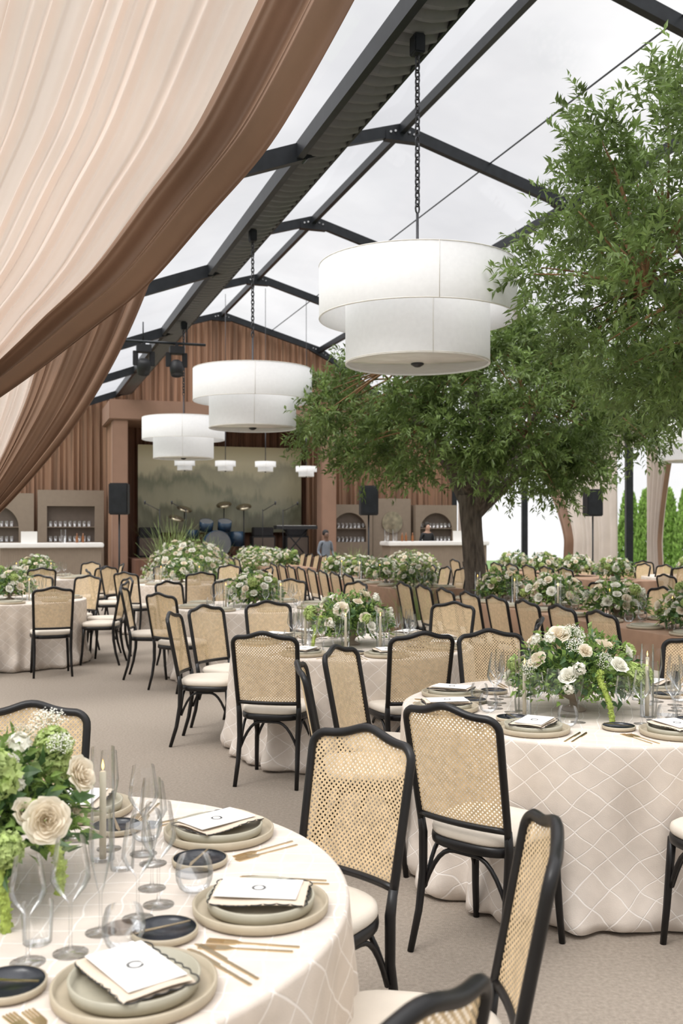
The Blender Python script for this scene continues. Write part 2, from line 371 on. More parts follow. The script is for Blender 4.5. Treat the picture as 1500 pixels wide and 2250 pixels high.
# ---------------------------------------------------------------- chair
CZ=.95
def cham(x): return CZ+.032*math.exp(-(x/.08)**2)
def backy(x,z): return -.185-(z-.47)*.2-.03*(1-(x/.21)**2)*(1 if z>.5 else .6)
def superout(n,k=3.2):
    pts=[]
    for i in range(n):
        a=2*pi*i/n; c,s=cos(a),sin(a)
        x=abs(c)**(2/k)*(1 if c>0 else -1); y=abs(s)**(2/k)*(1 if s>0 else -1)
        pts.append((x*(.212+.022*y),y*.205))
    return pts
so=superout(40)
def stack(b,layers,mat=0):
    vs=[];fs=[];n=len(so)
    for s,z in layers: vs+=[(x*s,y*s,z) for x,y in so]
    for i in range(len(layers)-1):
        for j in range(n): fs.append((i*n+j,i*n+(j+1)%n,(i+1)*n+(j+1)%n,(i+1)*n+j))
    fs+=[tuple(range(n))[::-1],tuple((len(layers)-1)*n+j for j in range(n))]
    b.add(vs,fs,mat)
b=MB(); stack(b,[(1.0,.415),(1.03,.42),(1.04,.435),(1.03,.452),(.98,.456)]); me_seatframe=b.mesh('seat_frame',BLACK)
b=MB(); stack(b,[(1.0,.455),(1.025,.462),(1.03,.475),(1.01,.489),(.95,.498),(.8,.503),(.4,.507),(.05,.508)]); me_cush=b.mesh('seat_cushion',CUSH)
pts=[]
for z in np.linspace(.50,CZ-.055,10): pts.append((-.198-.012*(z-.5)/.4,z))
for a in np.linspace(180,100,7)[1:]: pts.append((-.160+.05*cos(math.radians(a)),CZ-.045+.046*sin(math.radians(a))))
for x in np.linspace(-.135,.135,15): pts.append((x,cham(x)))
right=[(-x,z) for x,z in pts[:16]][::-1]
path=pts+right
path3=[(x,backy(x,z),z) for x,z in path]
b=MB(); b.tube(path3,.0150,8,fl=1.0)
b.tube([(x,backy(x,.53),.53) for x in np.linspace(-.2,.2,9)],.013,8)
me_bf=b.mesh('back_frame',BLACK)
b=MB()
def cf(i,j):
    z0=.53; x=(-.203+.406*i)*(1-.02*(1-j)); 
    if abs(x)<.160: zt=cham(x)
    else: zt=CZ-.045+.046*math.sqrt(max(0,1-((abs(x)-.160)/.05)**2))
    z=z0+(zt-z0)*j; return (x,backy(x,z),z)
b.grid(cf,24,20,uvf=lambda i,j:(cf(i,j)[0],cf(i,j)[2])); me_cane=b.mesh('cane_panel',CANE)
def legm(front,sx):
    b=MB()
    if front:
        b.tube([(sx*.183,.165,.43),(sx*.190,.172,.3),(sx*.196,.182,.15),(sx*.202,.197,0.0)],[.018,.0165,.015,.013],8)
    else:
        b.tube([(sx*.199,-.197,.53),(sx*.196,-.185,.45),(sx*.192,-.19,.3),(sx*.195,-.215,.15),(sx*.202,-.26,0.0)],[.0150,.018,.017,.015,.013],8)
    return b.mesh('leg',BLACK)
legs=[('leg',legm(f,s)) for f in (1,0) for s in (-1,1)]
def brace(p,q):
    b=MB(); p=Vector(p);q=Vector(q); pts=[]
    for t in np.linspace(0,1,17):
        d=abs(2*t-1); z=.405-.17*max(0,(d-.25)/.75)**2.2
        pts.append(p.lerp(q,t)*1.0); pts[-1].z=z
    b.tube(pts,.0095,6); return b.mesh('leg_brace',BLACK)
br=[('leg_brace',brace(a,c)) for a,c in (((-.185,.165,0),(.185,.165,0)),((-.19,-.185,0),(.19,-.185,0)),((-.19,-.18,0),(-.19,.165,0)),((.19,-.18,0),(.19,.165,0)))]
CHAIR=[('back_frame',me_bf),('cane_panel',me_cane,None,'woven natural cane'),('seat_frame',me_seatframe),('seat_cushion',me_cush,None,'cream upholstered cushion')]+legs+br
def chair(x,y,fx,fy,group='chairs at the round tables',lab='black bentwood chair with cane back and cream cushion'):
    rz=math.atan2(fy,fx)-pi/2
    far=math.hypot(x,y)>10
    thing('dining_chair',CHAIR,(x,y,0),rz,lab,'chair',group,filt=('leg_brace',) if far else None)
def chair_at(c,ang,r=1.12,turn=0,**k):
    a=math.radians(ang); x=c[0]+r*cos(a); y=c[1]+r*sin(a); t=a+pi+math.radians(turn); chair(x,y,cos(t),sin(t),**k)

# ---------------------------------------------------------------- tables
def round_cloth(R,h,seed):
    rr=random.Random(seed); ph=[rr.uniform(0,6.28) for _ in range(12)]; b=MB(); N=420
    fr_=[rr.choice((11,12,13)),rr.choice((17,19)),rr.choice((26,29)),7]
    def fold(a,z): 
        w=.5*sin(3*z*2+ph[4])
        s=.45*sin(fr_[0]*a+ph[0]+w+1.3*sin(3*a+ph[8]))+.3*sin(fr_[1]*a+ph[1]-w+sin(4*a+ph[9]))+.32*sin(fr_[2]*a+ph[2]+2*w+1.5*sin(5*a))+.2*sin(fr_[3]*a+ph[3])
        return s
    rings=[0,.15,.35,.6,.85,.96,.99]
    b.grid(lambda i,j:(R*rings[round(j*6)]*cos(2*pi*i),R*rings[round(j*6)]*sin(2*pi*i),h),N,6,uvf=lambda i,j:(R*rings[round(j*6)]*cos(2*pi*i),R*rings[round(j*6)]*sin(2*pi*i)))
    lv=[(0,h,.99),(.0,h-.003,.997),(.0,h-.012,1.0),(.12,h-.05,1.0),(.3,h-.10,1.0),(.55,h-.17,.998),(.8,h-.25,.995),(1.0,h-.34,.993),(1.15,h-.44,.992),(1.3,h-.53,.993),(1.4,.17,1.005),(1.5,.12,1.02),(1.6,.08,1.035),(1.6,.045,1.04),(1.5,.018,1.025),(1.3,.004,.99)]
    n=len(lv)-1
    def f(i,j):
        A,z,s=lv[round(j*n)]; a=2*pi*i; fo=fold(a,z); low=max(0,(.18-z)/.18)
        r=R*s+.040*A*fo+ low*(.024*sin(9*a+ph[5]+2*sin(6*a))+.013*sin(33*a+ph[6]+2*sin(4*a)))
        zz=z+(.028*sin(14*a+ph[6]+1.5*sin(5*a))*min(1,low*2)*(z>.03))
        return (r*cos(a),r*sin(a),max(.003,zz))
    def uvf(i,j):
        A,z,s=lv[round(j*n)]; t=2*pi*i*R; return ((t*.85+z)*.62,(t*.85-z)*.62)
    b.grid(f,N,n,uvf=uvf); return b.mesh('tablecloth',CLOTH)
R=.9; TH=.76
cl=[round_cloth(R,TH,s) for s in (1,2,3)]
b=MB(); b.lathe([(0,.0),(.3,.0),(.3,.03),(.05,.05),(.05,.70),(.3,.72),(.84,.725),(.84,.75),(0,.75)],40); me_tb=b.mesh('table_base',TAUPED)
def table(x,y,i,rz=0,lab='round banquet table in ivory pintuck linen cloth to the floor'):
    thing('round_table',[('tablecloth',cl[i%3]),('table_base',me_tb)],(x,y,0),rz,lab,'table','round banquet tables')
T1=(-.88,2.4);T2=(1.2,4.9);T3=(.08,7.45);T4=(-4.0,12.0);T5=(-.96,11.0);T6=(-2.5,15.6);T7=(-5.2,17.0);T9=(6.2,17.5);T10=(8.2,15.5)
for i,t in enumerate((T1,T2,T3,T4,T5,T6,T7,T9,T10)): table(t[0],t[1],i,i*1.3)
chair(-.12,3.05,-.66,-.75); chair(.165,2.26,-1,.07); chair(-.12,1.60,-.72,.69); chair(-1.13,3.42,.10,-1); chair(-2.0,2.75,1,-.3)
chair(.59,3.92,.66,.75); chair(1.52,3.80,-.3,.95); chair(.10,4.87,1,.03); chair(.25,5.36,.9,-.42); chair(1.0,6.05,.2,-1); chair(1.93,5.72,-.68,-.74)
chair(2.3,4.7,-1,.1)
chair(-.42,6.5,.22,.97); chair(-1.0,7.6,1,-.08); chair(-.9,8.15,.8,-.55); chair(-.52,8.5,.45,-.9); chair(.80,8.42,-.6,-.8); chair(.42,6.5,-.3,.95); chair(1.14,7.25,-.95,.2); chair(.1,8.6,0,-1)
chair(-3.22,11.05,-.35,.93); chair(-2.88,11.95,-1,0); chair(-2.98,12.6,-.85,-.5); chair(-3.5,13.05,-.4,-.9); chair(-4.1,13.15,0,-1); chair(-4.1,10.85,.05,1)
chair(-2.08,10.85,1,.05); chair(-1.62,10.08,.6,.8); chair(-1.85,11.75,.78,-.62); chair(-1.3,12.1,.3,-.95); chair(-.7,12.12,-.2,-.97); chair(-.05,11.7,-.8,-.6)
for t,k in ((T6,8),(T7,8),(T9,8),(T10,8)):
    for i in range(k): chair_at(t,i*360/k+20,1.14)

def rect_cloth(Lh,Wh,h):
    b=MB()
    b.add([(-Lh,-Wh,h),(Lh,-Wh,h),(Lh,Wh,h),(-Lh,Wh,h)],[(0,1,2,3)])
    def out(t):
        p=t*4%4; k=int(p); q=p-k
        c=[(-Lh,-Wh),(Lh,-Wh),(Lh,Wh),(-Lh,Wh)]; a=c[k];d=c[(k+1)%4]; nn=[(0,-1),(1,0),(0,1),(-1,0)][k]
        return a[0]+(d[0]-a[0])*q,a[1]+(d[1]-a[1])*q,nn
    lv=[(0,h),(.004,h-.01),(.01,h-.2),(.03,.3),(.04,.0)]
    def f(i,j):
        x,y,nn=out(i); o,z=lv[round(j*4)]; w=o*(1+.8*sin(i*90)+.5*sin(i*147)); return (x+nn[0]*w,y+nn[1]*w,z)
    b.grid(f,400,4); return b.mesh('tablecloth',BROWNCLOTH)
LT=rect_cloth(2.35,.5,.76)
longs=[(8.9,5.5),(15.2,5.5),(22.5,5.5),(9.5,9.6),(16,9.4)]
for u,v in longs:
    x,y,_=P(u,v); thing('long_table',[('tablecloth',LT)],(x,y,0),ROT+pi/2,'long banquet table in plain brown cloth','table','long banquet tables')
    for s in (-1,1):
        for k in range(8):
            uu=u-2.1+k*.6; x,y,_=P(uu,v+s*.86); d=(-s*.951,-s*.31); chair(x,y,*d,group='chairs along the long tables')

# ---------------------------------------------------------------- tableware
def single(prof,n,name,mat): b=MB(); b.lathe(prof,n); return b.mesh(name,mat)
me_ch=single([(0,0),(.145,0),(.156,.006),(.157,.024),(.151,.025),(.149,.010),(.14,.008),(0,.008)],48,'charger_plate',STONE)
me_pl=single([(0,.0),(.10,.0),(.122,.006),(.125,.028),(.120,.029),(.117,.012),(.1,.009),(0,.009)],48,'dinner_plate',STONE2)
b=MB(); b.lathe([(0,0),(.06,0),(.072,.006),(.073,.018),(.069,.019)],36,mat=0); b.lathe([(.069,.0185),(.066,.008),(.0,.006)],36,mat=1); me_bp=b.mesh('bread_plate',[STONE,BLKPLATE])
me_tum=single([(0,.004),(.024,.004),(.036,.013),(.044,.032),(.046,.05),(.043,.07),(.037,.088)],28,'water_tumbler',GLASS)
me_wat=single([(.0,.046),(.0448,.046)],24,'water',WATER)
me_wine=single([(0,.002),(.037,.001),(.006,.007),(.0035,.02),(.0035,.10),(.006,.108),(.030,.135),(.041,.155),(.038,.185),(.029,.24)],28,'wine_glass',GLASS)
me_wine2=single([(0,.002),(.036,.001),(.006,.007),(.0035,.02),(.0035,.09),(.006,.098),(.027,.122),(.037,.140),(.034,.168),(.027,.215)],28,'white_wine_glass',GLASS)
me_flu=single([(0,.002),(.034,.001),(.006,.007),(.0033,.02),(.0033,.085),(.008,.10),(.024,.17),(.027,.19),(.021,.27)],28,'champagne_flute',GLASS)
def flat(poly,th,z0=0):
    b=MB(); n=len(poly); b.add([(x,y,z0) for x,y in poly]+[(x,y,z0+th) for x,y in poly],[tuple(range(n))[::-1],tuple(n+i for i in range(n))]+[(i,(i+1)%n,n+(i+1)%n,n+i) for i in range(n)]); return b
fork=[(.105,-.004),(.107,0),(.105,.004)]+[(.03,.003),(-.02,.0028),(-.035,.011),(-.05,.012)]
fork+=[(-.095,.012),(-.096,.0085),(-.058,.008),(-.058,.005),(-.097,.005),(-.097,.0015),(-.058,.0015),(-.058,-.0015),(-.097,-.0015),(-.097,-.005),(-.058,-.005),(-.058,-.008),(-.096,-.0085),(-.095,-.012)]
fork+=[(-.05,-.012),(-.035,-.011),(-.02,-.0028),(.03,-.003)]
me_fork=flat(fork,.0025).mesh('dinner_fork',GOLD,False)
knife=[(.11,-.004),(.112,0),(.11,.004),(.0,.005),(-.005,.009),(-.08,.010),(-.105,.004),(-.11,-.003),(-.005,-.004),(0,-.004)]
me_knife=flat(knife,.0025).mesh('dinner_knife',GOLD,False)
bk=[(.06,-.003),(.061,0),(.06,.003),(.0,.004),(-.05,.008),(-.068,.003),(-.065,-.003),(0,-.003)]
me_bk=flat(bk,.002).mesh('butter_knife',GOLD,False)
def napz(x,y): return .004*sin(x*30)+.003*sin(y*45+1)
b=MB(); 
b.grid(lambda i,j:((i-.5)*.215,(j-.5)*.135,.012+napz((i-.5)*.2,(j-.5)*.13)*.5),20,12)
b.grid(lambda i,j:((i-.5)*.215,(j-.5)*.14+.004,.004+napz((i-.5)*.2,(j-.5)*.13)*.3),20,12)
b.grid(lambda i,j:((i-.5)*.215,-.0675-.008*sin(pi*j),.004+.008*j+napz((i-.5)*.2,-.065)*.4),20,5)
me_nap=b.mesh('napkin',NAPK)
b=MB(); pts=[]
per=[(-.108,-.072),(.108,-.072),(.108,.078),(-.108,.078)]
for k in range(4):
    a=Vector(per[k]);c=Vector(per[(k+1)%4]); nn=Vector(((c-a).y,-(c-a).x)).normalized(); L=(c-a).length; ns=max(2,round(L/.03))*8
    for i in range(ns):
        t=i/ns; p=a.lerp(c,t)+nn*.006*abs(sin(pi*t*ns/8)); pts.append((p.x,p.y,.007+.003*sin(p.x*30)))
b.tube(pts,.0016,5,closed=True); me_trim=b.mesh('scalloped_trim',INK)
b=MB(); b.box(-.095,.095,-.06,.06,.0,.0016); me_card=b.mesh('menu_card',PAPER,False)
b=MB()
for i in range(26):
    a=2*pi*i/26; r=.014
    if 4<i<8: continue
    p=(r*cos(a),r*sin(a)); w=.0014
    for q in (((r+.006)*cos(a+.25),(r+.006)*sin(a+.25)),((r-.004)*cos(a+.25),(r-.004)*sin(a+.25))):
        b.add([(p[0]-w*sin(a),p[1]+w*cos(a),.0019),(p[0]+w*sin(a),p[1]-w*cos(a),.0019),(q[0],q[1],.0019)],[(0,1,2)])
b.tube([(.014*cos(a),.014*sin(a),.0019) for a in np.linspace(0,2*pi,24)[:-1]],.0008,4,closed=True)
me_emb=b.mesh('wreath_emblem',INK,False)
GS='place settings on the round tables'
def setting(c,ang,full=True,z=TH,r0=.70,group=GS):
    a=math.radians(ang)
    def W(x,y,dz=0): return (c[0]+x*cos(a)-y*sin(a),c[1]+x*sin(a)+y*cos(a),z+dz)
    j=lambda s:random.uniform(-s,s)
    obj('charger_plate',me_ch,W(r0,0),a,label='taupe stoneware charger plate with raised rim',cat='plate',group=group)
    obj('dinner_plate',me_pl,W(r0,0,.0085),a,label='sage stoneware plate stacked on a charger',cat='plate',group=group)
    t=a+j(.12)
    if full:
        e=obj('napkin',me_nap,W(r0,0,.034),t,label='folded blush napkin with black scalloped edge',cat='napkin',group=group); obj('scalloped_trim',me_trim,parent=e,mat=Matrix.Identity(4))
        e=obj('menu_card',me_card,W(r0-.005,.004,.0495),t+j(.06),label='white menu card printed with a small wreath',cat='menu card',group=group); obj('wreath_emblem',me_emb,parent=e,mat=Matrix.Identity(4))
        obj('dinner_fork',me_fork,W(r0+.02,-.185),a+j(.05),label='champagne gold fork on the tablecloth',cat='fork',group=group)
        obj('dinner_fork',me_fork,W(r0+.01,-.213),a+j(.05),label='champagne gold fork on the tablecloth',cat='fork',group=group)
        obj('dinner_knife',me_knife,W(r0+.02,.182),a+j(.05),label='champagne gold knife on the tablecloth',cat='knife',group=group)
        obj('dinner_knife',me_knife,W(r0+.01,.208),a+j(.05),label='champagne gold knife on the tablecloth',cat='knife',group=group)
        obj('bread_plate',me_bp,W(r0-.175,-.17),a,label='small black bread plate with taupe rim',cat='plate',group=group)
        obj('butter_knife',me_bk,W(r0-.175,-.17,.0195),a+.8+j(.4),label='gold butter knife resting on a bread plate',cat='knife',group=group)
        obj('white_wine_glass',me_wine2,W(r0-.265,-.085),a,label='clear stemmed glass with small angular bowl',cat='glass',group=group)
    e=obj('water_tumbler',me_tum,W(r0-.185,.09),a,label='stemless water tumbler half filled with water',cat='glass',group=group); 
    if full: obj('water',me_wat,parent=e,mat=Matrix.Identity(4))
    obj('wine_glass',me_wine,W(r0-.245,.0),a,label='clear stemmed wine glass with angular bowl',cat='glass',group=group)
    obj('champagne_flute',me_flu,W(r0-.295,.10),a,label='clear tall champagne flute on slim stem',cat='glass',group=group)
for an in (-46,-8,41,84,130,175,225,270): setting(T1,an)
for an in (238,289,187,153,100,47,5,330): setting(T2,an)
for an in (241,289,172,147,120,50,343,15): setting(T3,an)
for t in (T4,T5,T6,T7):
    for k in range(8): setting(t,k*45+20,False)

# flowers ------------------------------------------------------------
def leafarr(Pp,D,N,L,W,name,mat,curl=.15):
    Pp=np.asarray(Pp,float);D=np.asarray(D,float);N=np.asarray(N,float)
    D=D/(np.linalg.norm(D,axis=1,keepdims=True)+1e-9)
    S=np.cross(D,N); S/=np.linalg.norm(S,axis=1,keepdims=True)+1e-9; U=np.cross(S,D)
    L=np.asarray(L).reshape(-1,1);W=np.asarray(W).reshape(-1,1); n=len(Pp)
    a=Pp; l=Pp+D*L*.45+S*W*.5+U*L*.08; r=Pp+D*L*.45-S*W*.5+U*L*.08; t=Pp+D*L-U*L*curl; m=Pp+D*L*.5
    V=np.stack([a,l,t,r,m],1).reshape(-1,3)
    base=(np.arange(n)*5)[:,None]
    F=np.concatenate([base+np.array([0,1,4]),base+np.array([1,2,4]),base+np.array([2,3,4]),base+np.array([3,0,4])]).tolist()
    me=bpy.data.meshes.new(name); me.from_pydata(V.tolist(),[],F); me.materials.append(mat)
    me.update(); return me
def rose_mesh(seed,mat,n_layers=6,open_=1.):
    rr=random.Random(seed); b=MB()
    for k in range(n_layers):
        npet=3+(k+1)//2; rk=.005+.0058*k; h=.040-.0020*k
        for p in range(npet):
            a0=2*pi*p/npet+k*1.1+rr.uniform(-.25,.25); wid=2*pi/npet*1.2; tw=rr.uniform(-.004,.004)
            flr=.005*open_*(k/n_layers)**1.5; ph_=rr.uniform(0,6)
            def f(i,j,a0=a0,wid=wid,rk=rk,h=h,k=k,flr=flr,tw=tw,ph_=ph_):
                q=2*i-1; a=a0+.5*q*wid*(.65+.35*sin(pi*min(1,j*.75+.12))); r=rk*(.30+.78*sin(min(j,1)*1.75))+flr*j**3*2+.0016*q+.0018*j*sin(4*q+ph_)
                z=-.014+h*j*(1-.22*q*q*j)-(.010*j**4*(k/n_layers))+tw*j
                return (r*cos(a),r*sin(a),z)
            b.grid(f,8,7)
    return b.mesh('rose',mat)
ROSES=[rose_mesh(1,PETAL,7),rose_mesh(2,PETALW,6,1.5),rose_mesh(3,PETAL,7,1.8)]
def puff_mesh(seed,mat,r=.05,n=160,ps=.012,core=True):
    rr=np.random.default_rng(seed); d=rr.normal(size=(n,3)); d[:,2]=np.abs(d[:,2])*1.0-.3; d/=np.linalg.norm(d,axis=1,keepdims=True)
    b=MB()
    for q in d:
        q=Vector(q); t=q.orthogonal().normalized(); t.rotate(Matrix.Rotation(rr.uniform(0,6.28),3,q)); q2=(q+Vector(rr.normal(size=3))*.35).normalized(); w=q2.cross(t).normalized(); t=w.cross(q2); c=q*r*rr.uniform(.65,1.15)
        for k in range(4):
            a=k*pi/2; e=t*cos(a)+w*sin(a); g=t*cos(a+.8)+w*sin(a+.8); g2=t*cos(a-.8)+w*sin(a-.8)
            b.add([c,c+g*ps*.7+q*.002,c+e*ps*1.1+q*.003,c+g2*ps*.7+q*.002],[(0,1,2,3)])
    return b.mesh('puff',mat)
def umbel_mesh(seed,mat,R_=.045):
    rr=np.random.default_rng(seed); b=MB()
    for i in range(26):
        a=i*2.4; q=math.sqrt((i+.5)/26); c=Vector((R_*q*cos(a),R_*q*sin(a),.03-.022*q*q)); b.tube([(0,0,-.05),c*.6+Vector((0,0,-.012)),c],.0006,3,mat=1)
        for k in range(11):
            o=c+Vector(rr.normal(size=3))*.0052; t=rr.uniform(0,6.28); s=.0022
            b.add([o+Vector((s*cos(t+m),s*sin(t+m),rr.uniform(0,.001))) for m in (0,1.57,3.14,4.71)],[(0,1,2,3)],0)
    return b.mesh('umbel',[mat,LEAF2])
PUFFG=puff_mesh(4,GREENB,.046,520,.0085); PUFFW=umbel_mesh(5,PETALW); DAISY=puff_mesh(6,PETALW,.022,45,.0095)
def amaranth(seed,L):
    rr=random.Random(seed); b=MB(); pts=[];rad=[]
    for i in range(40):
        t=i/39; pts.append((.12*sin(t*1.4)+.012*sin(t*9),.012*cos(t*7),.05*sin(t*3)-L*t*t)); rad.append(.013*(.6+.4*sin(t*3))+.005*sin(i*2.3)*rr.random())
    b.tube(pts,rad,8)
    for i in range(520):
        t=rr.random(); k=int(t*39); p=Vector(pts[k]); d=Vector((rr.gauss(0,1),rr.gauss(0,1),rr.gauss(0,.4))).normalized(); c=p+d*rad[k]
        s=.0055; b.add([c+d*s*1.2,c+d.orthogonal().normalized()*s,c-d.orthogonal().normalized()*s,c+d.cross(d.orthogonal()).normalized()*s],[(0,1,3),(0,3,2),(0,2,1)])
    return b.mesh('amaranth',AMAR)
AMR=[amaranth(1,.26),amaranth(2,.18)]
KIND={'rose':None,'green_viburnum':PUFFG,'white_lace_flower':PUFFW,'daisy_cluster':DAISY}
def bouquet(seed,Rr=.27,zb=.12,H=.26,nrose=12,npuff=6,nleaf=700,amar=(),bowl=True,merged=False,extra=(),rs=1.):
    rr=np.random.default_rng(seed); parts=[]
    if bowl: 
        b=MB(); b.lathe([(0,0),(.055,0),(.06,.008),(.02,.03),(.022,.05),(.09,.085),(.105,.125),(.10,.125),(.085,.09),(0,.07)],36); parts.append(('footed_bowl',b.mesh('bowl',BOWL),None,'brown footed ceramic bowl'))
    def pt(d,f): return np.array([d[0]*Rr*f,d[1]*Rr*f,zb+max(d[2],-.25)*H*f])
    d=rr.normal(size=(nleaf,3)); d[:,2]=np.abs(d[:,2])*.9-.22; d/=np.linalg.norm(d,axis=1,keepdims=True)
    f=rr.uniform(.35,1.12,nleaf); Pp=np.array([pt(x,y) for x,y in zip(d,f)]); D=d*np.array([1,1,.8])+rr.normal(size=(nleaf,3))*.6; N=rr.normal(size=(nleaf,3))+np.array([0,0,1.5])
    k=nleaf//5; sc_=.85 if not merged else 1.3
    parts.append(('leaf_sprays',leafarr(Pp[k:],D[k:],N[k:],rr.uniform(.03,.06,nleaf-k)*sc_,rr.uniform(.015,.032,nleaf-k)*sc_,'leafs',LEAF2),None,'mixed fresh green foliage','stuff'))
    parts.append(('dark_leaves',leafarr(Pp[:k]*.97,D[:k],N[:k],rr.uniform(.05,.09,k)*sc_,rr.uniform(.025,.045,k)*sc_,'leafd',LEAFD),None,'darker glossy foliage','stuff'))
    def mtx(p,dirn,s):
        z=Vector(dirn).normalized(); q=z.to_track_quat('Z','Y').to_matrix().to_4x4(); return Matrix.Translation(p)@q@Matrix.Scale(s,4)
    items=[]
    ga=2.39996
    for i in range(nrose):
        zz=.02+.93*((i+.5)/nrose); a=i*ga+rr.uniform(-.3,.3); rad=math.sqrt(max(0,1-zz*zz)); dd=np.array([rad*cos(a),rad*sin(a),zz])
        items.append(('rose',ROSES[i%3],mtx(pt(dd,rr.uniform(.95,1.14)),dd+np.array([0,0,.3])+rr.normal(size=3)*.25,rs*rr.uniform(.65,1.1))))
    for i in range(npuff):
        a=rr.uniform(0,6.28); zz=rr.uniform(-.05,.95); rad=math.sqrt(max(0,1-zz*zz)); dd=np.array([rad*cos(a),rad*sin(a),zz])
        q=[('green_viburnum',PUFFG),('daisy_cluster',DAISY),('white_lace_flower',PUFFW),('daisy_cluster',DAISY)][i%4]
        items.append((q[0],q[1],mtx(pt(dd,rr.uniform(.98,1.2)),dd,rr.uniform(.7,1.15))))
    for nme,p,dr,s in extra: items.append((nme,KIND[nme] or ROSES[0],mtx(p,dr,s)))
    if merged:
        b=MB()
        for i,(nme,me,mt) in enumerate(items):
            vs=[tuple(mt@v.co) for v in me.vertices]; fs=[tuple(p.vertices) for p in me.polygons]; b.add(vs,fs,1 if 'green' in nme else (2 if nme=='rose' and i%2 else 0))
        parts.append(('blossoms',b.mesh('blossoms',[PETALW,GREENB,PETAL]),None,'cream roses and lace flowers with lime blooms','stuff'))
    else:
        parts+=[(a,c,m_) for a,c,m_ in items]
        for i,a in enumerate(amar):
            parts.append(('trailing_amaranth',AMR[i%2],Matrix.Translation((Rr*.72*cos(a),Rr*.72*sin(a),zb+.06))@Matrix.Rotation(a,4,'Z')))
    return parts
BQ1=bouquet(11,.25,.16,.20,15,16,2200,(-1.0,-.55,1.2,-1.5),rs=.8,extra=(('rose',(.25,-.20,.23),(.4,-1,.25),1.05),('rose',(.28,-.02,.29),(1,-.4,.5),.9),('rose',(.06,-.27,.18),(0,-1,.2),.8),('green_viburnum',(.10,-.14,.31),(0,-.6,1),1.3),('green_viburnum',(.0,-.22,.27),(0,-.8,.8),1.1),('green_viburnum',(.19,.06,.34),(.3,-.2,1),.9),('white_lace_flower',(.16,.12,.38),(0,-.5,1),1.0),('white_lace_flower',(.22,.02,.35),(.2,-.6,1),.7),('daisy_cluster',(.14,-.05,.37),(0,-.5,1),1.0)))
BQ2=bouquet(12,.28,.14,.24,18,20,2000,(-2.2,-.9,.6),rs=1.0)
BQM=[bouquet(20+i,.28,.12,.24,27,14,760,(),merged=True,rs=1.05) for i in range(3)]
BIG=bouquet(30,.82,.55,.75,150,50,4600,(),bowl=False,merged=True,rs=1.25)
LABF='low centrepiece of ivory roses, greenery and lime blooms'
thing('flower_centrepiece',BQ1,(T1[0]-.03,T1[1]+.03,TH),0,'ivory rose centrepiece with trailing green amaranth','flower arrangement','table centrepieces')
thing('flower_centrepiece',BQ2,(T2[0]-.08,T2[1]-.1,TH),.9,'white rose centrepiece in brown footed bowl','flower arrangement','table centrepieces')
thing('flower_centrepiece',BQ2,(T3[0]-.0,T3[1],TH),3.,LABF,'flower arrangement','table centrepieces')
for i,t in enumerate((T4,T5,T6,T7,T9,T10)): thing('flower_centrepiece',BQM[i%3],(t[0],t[1],TH),i*1.7,LABF,'flower arrangement','table centrepieces')
for i,(u,v) in enumerate(longs):
    for k in range(4):
        x,y,_=P(u-1.75+k*1.17,v); thing('flower_centrepiece',BQM[(i+k)%3],(x,y,TH),k*2.1+i,LABF,'flower arrangement','table centrepieces')
# candles
me_tube=single([(0,.002),(.031,.002),(.031,.30)],24,'t',GLASS)
me_cn=single([(0,.004),(.0095,.004),(.0088,.235),(.003,.238),(0,.238)],14,'c',WAX)
b=MB(); b.lathe([(0,.24),(.003,.246),(.0034,.252),(0,.268)],8); me_fl=b.mesh('flame',FLAME)
me_vot=single([(0,.002),(.03,.002),(.034,.085)],24,'v',GLASS)
CAND=[('glass_cylinder',me_tube,None,'clear glass cylinder'),('taper_candle',me_cn,None,'ivory wax taper'),('flame',me_fl)]
def candle(c,dx,dy,s=1): thing('candle_holder',CAND,(c[0]+dx,c[1]+dy,TH),0,'ivory taper candle in clear glass cylinder','candle','candles on the tables',scale=s)
for c,l in ((T1,((.245,.25),(-.1,.38))),(T2,((-.34,-.22),(.22,-.27),(.32,.05),(-.2,.28))),(T3,((-.05,-.32),(.2,-.28),(-.35,.0)))):
    for d in l: candle(c,*d)
for t in (T4,T5,T6,T7): candle(t,.3,-.2); candle(t,-.3,-.15)
for u,v in longs[:2]+longs[3:4]:
    for k in range(5):
        x,y,_=P(u-1.9+k*.95+.25,v-.15); candle((x,y),0,0,1.1)
for c in (T1,T2,T3):
    for a in (30,100,200,310):
        a=math.radians(a); obj('votive_glass',me_vot,(c[0]+.36*cos(a),c[1]+.36*sin(a),TH),0,label='small clear votive glass on the tablecloth',cat='glass',group='votives')
for u,v in longs[:2]+longs[3:4]:
    for s in (-1,1):
        for k in range(8):
            ang=math.degrees(ROT)+(0 if s>0 else 180)
            c=P(u-2.1+k*.6,v-s*.38); setting((c[0],c[1]),ang,False,group='place settings on the long tables')

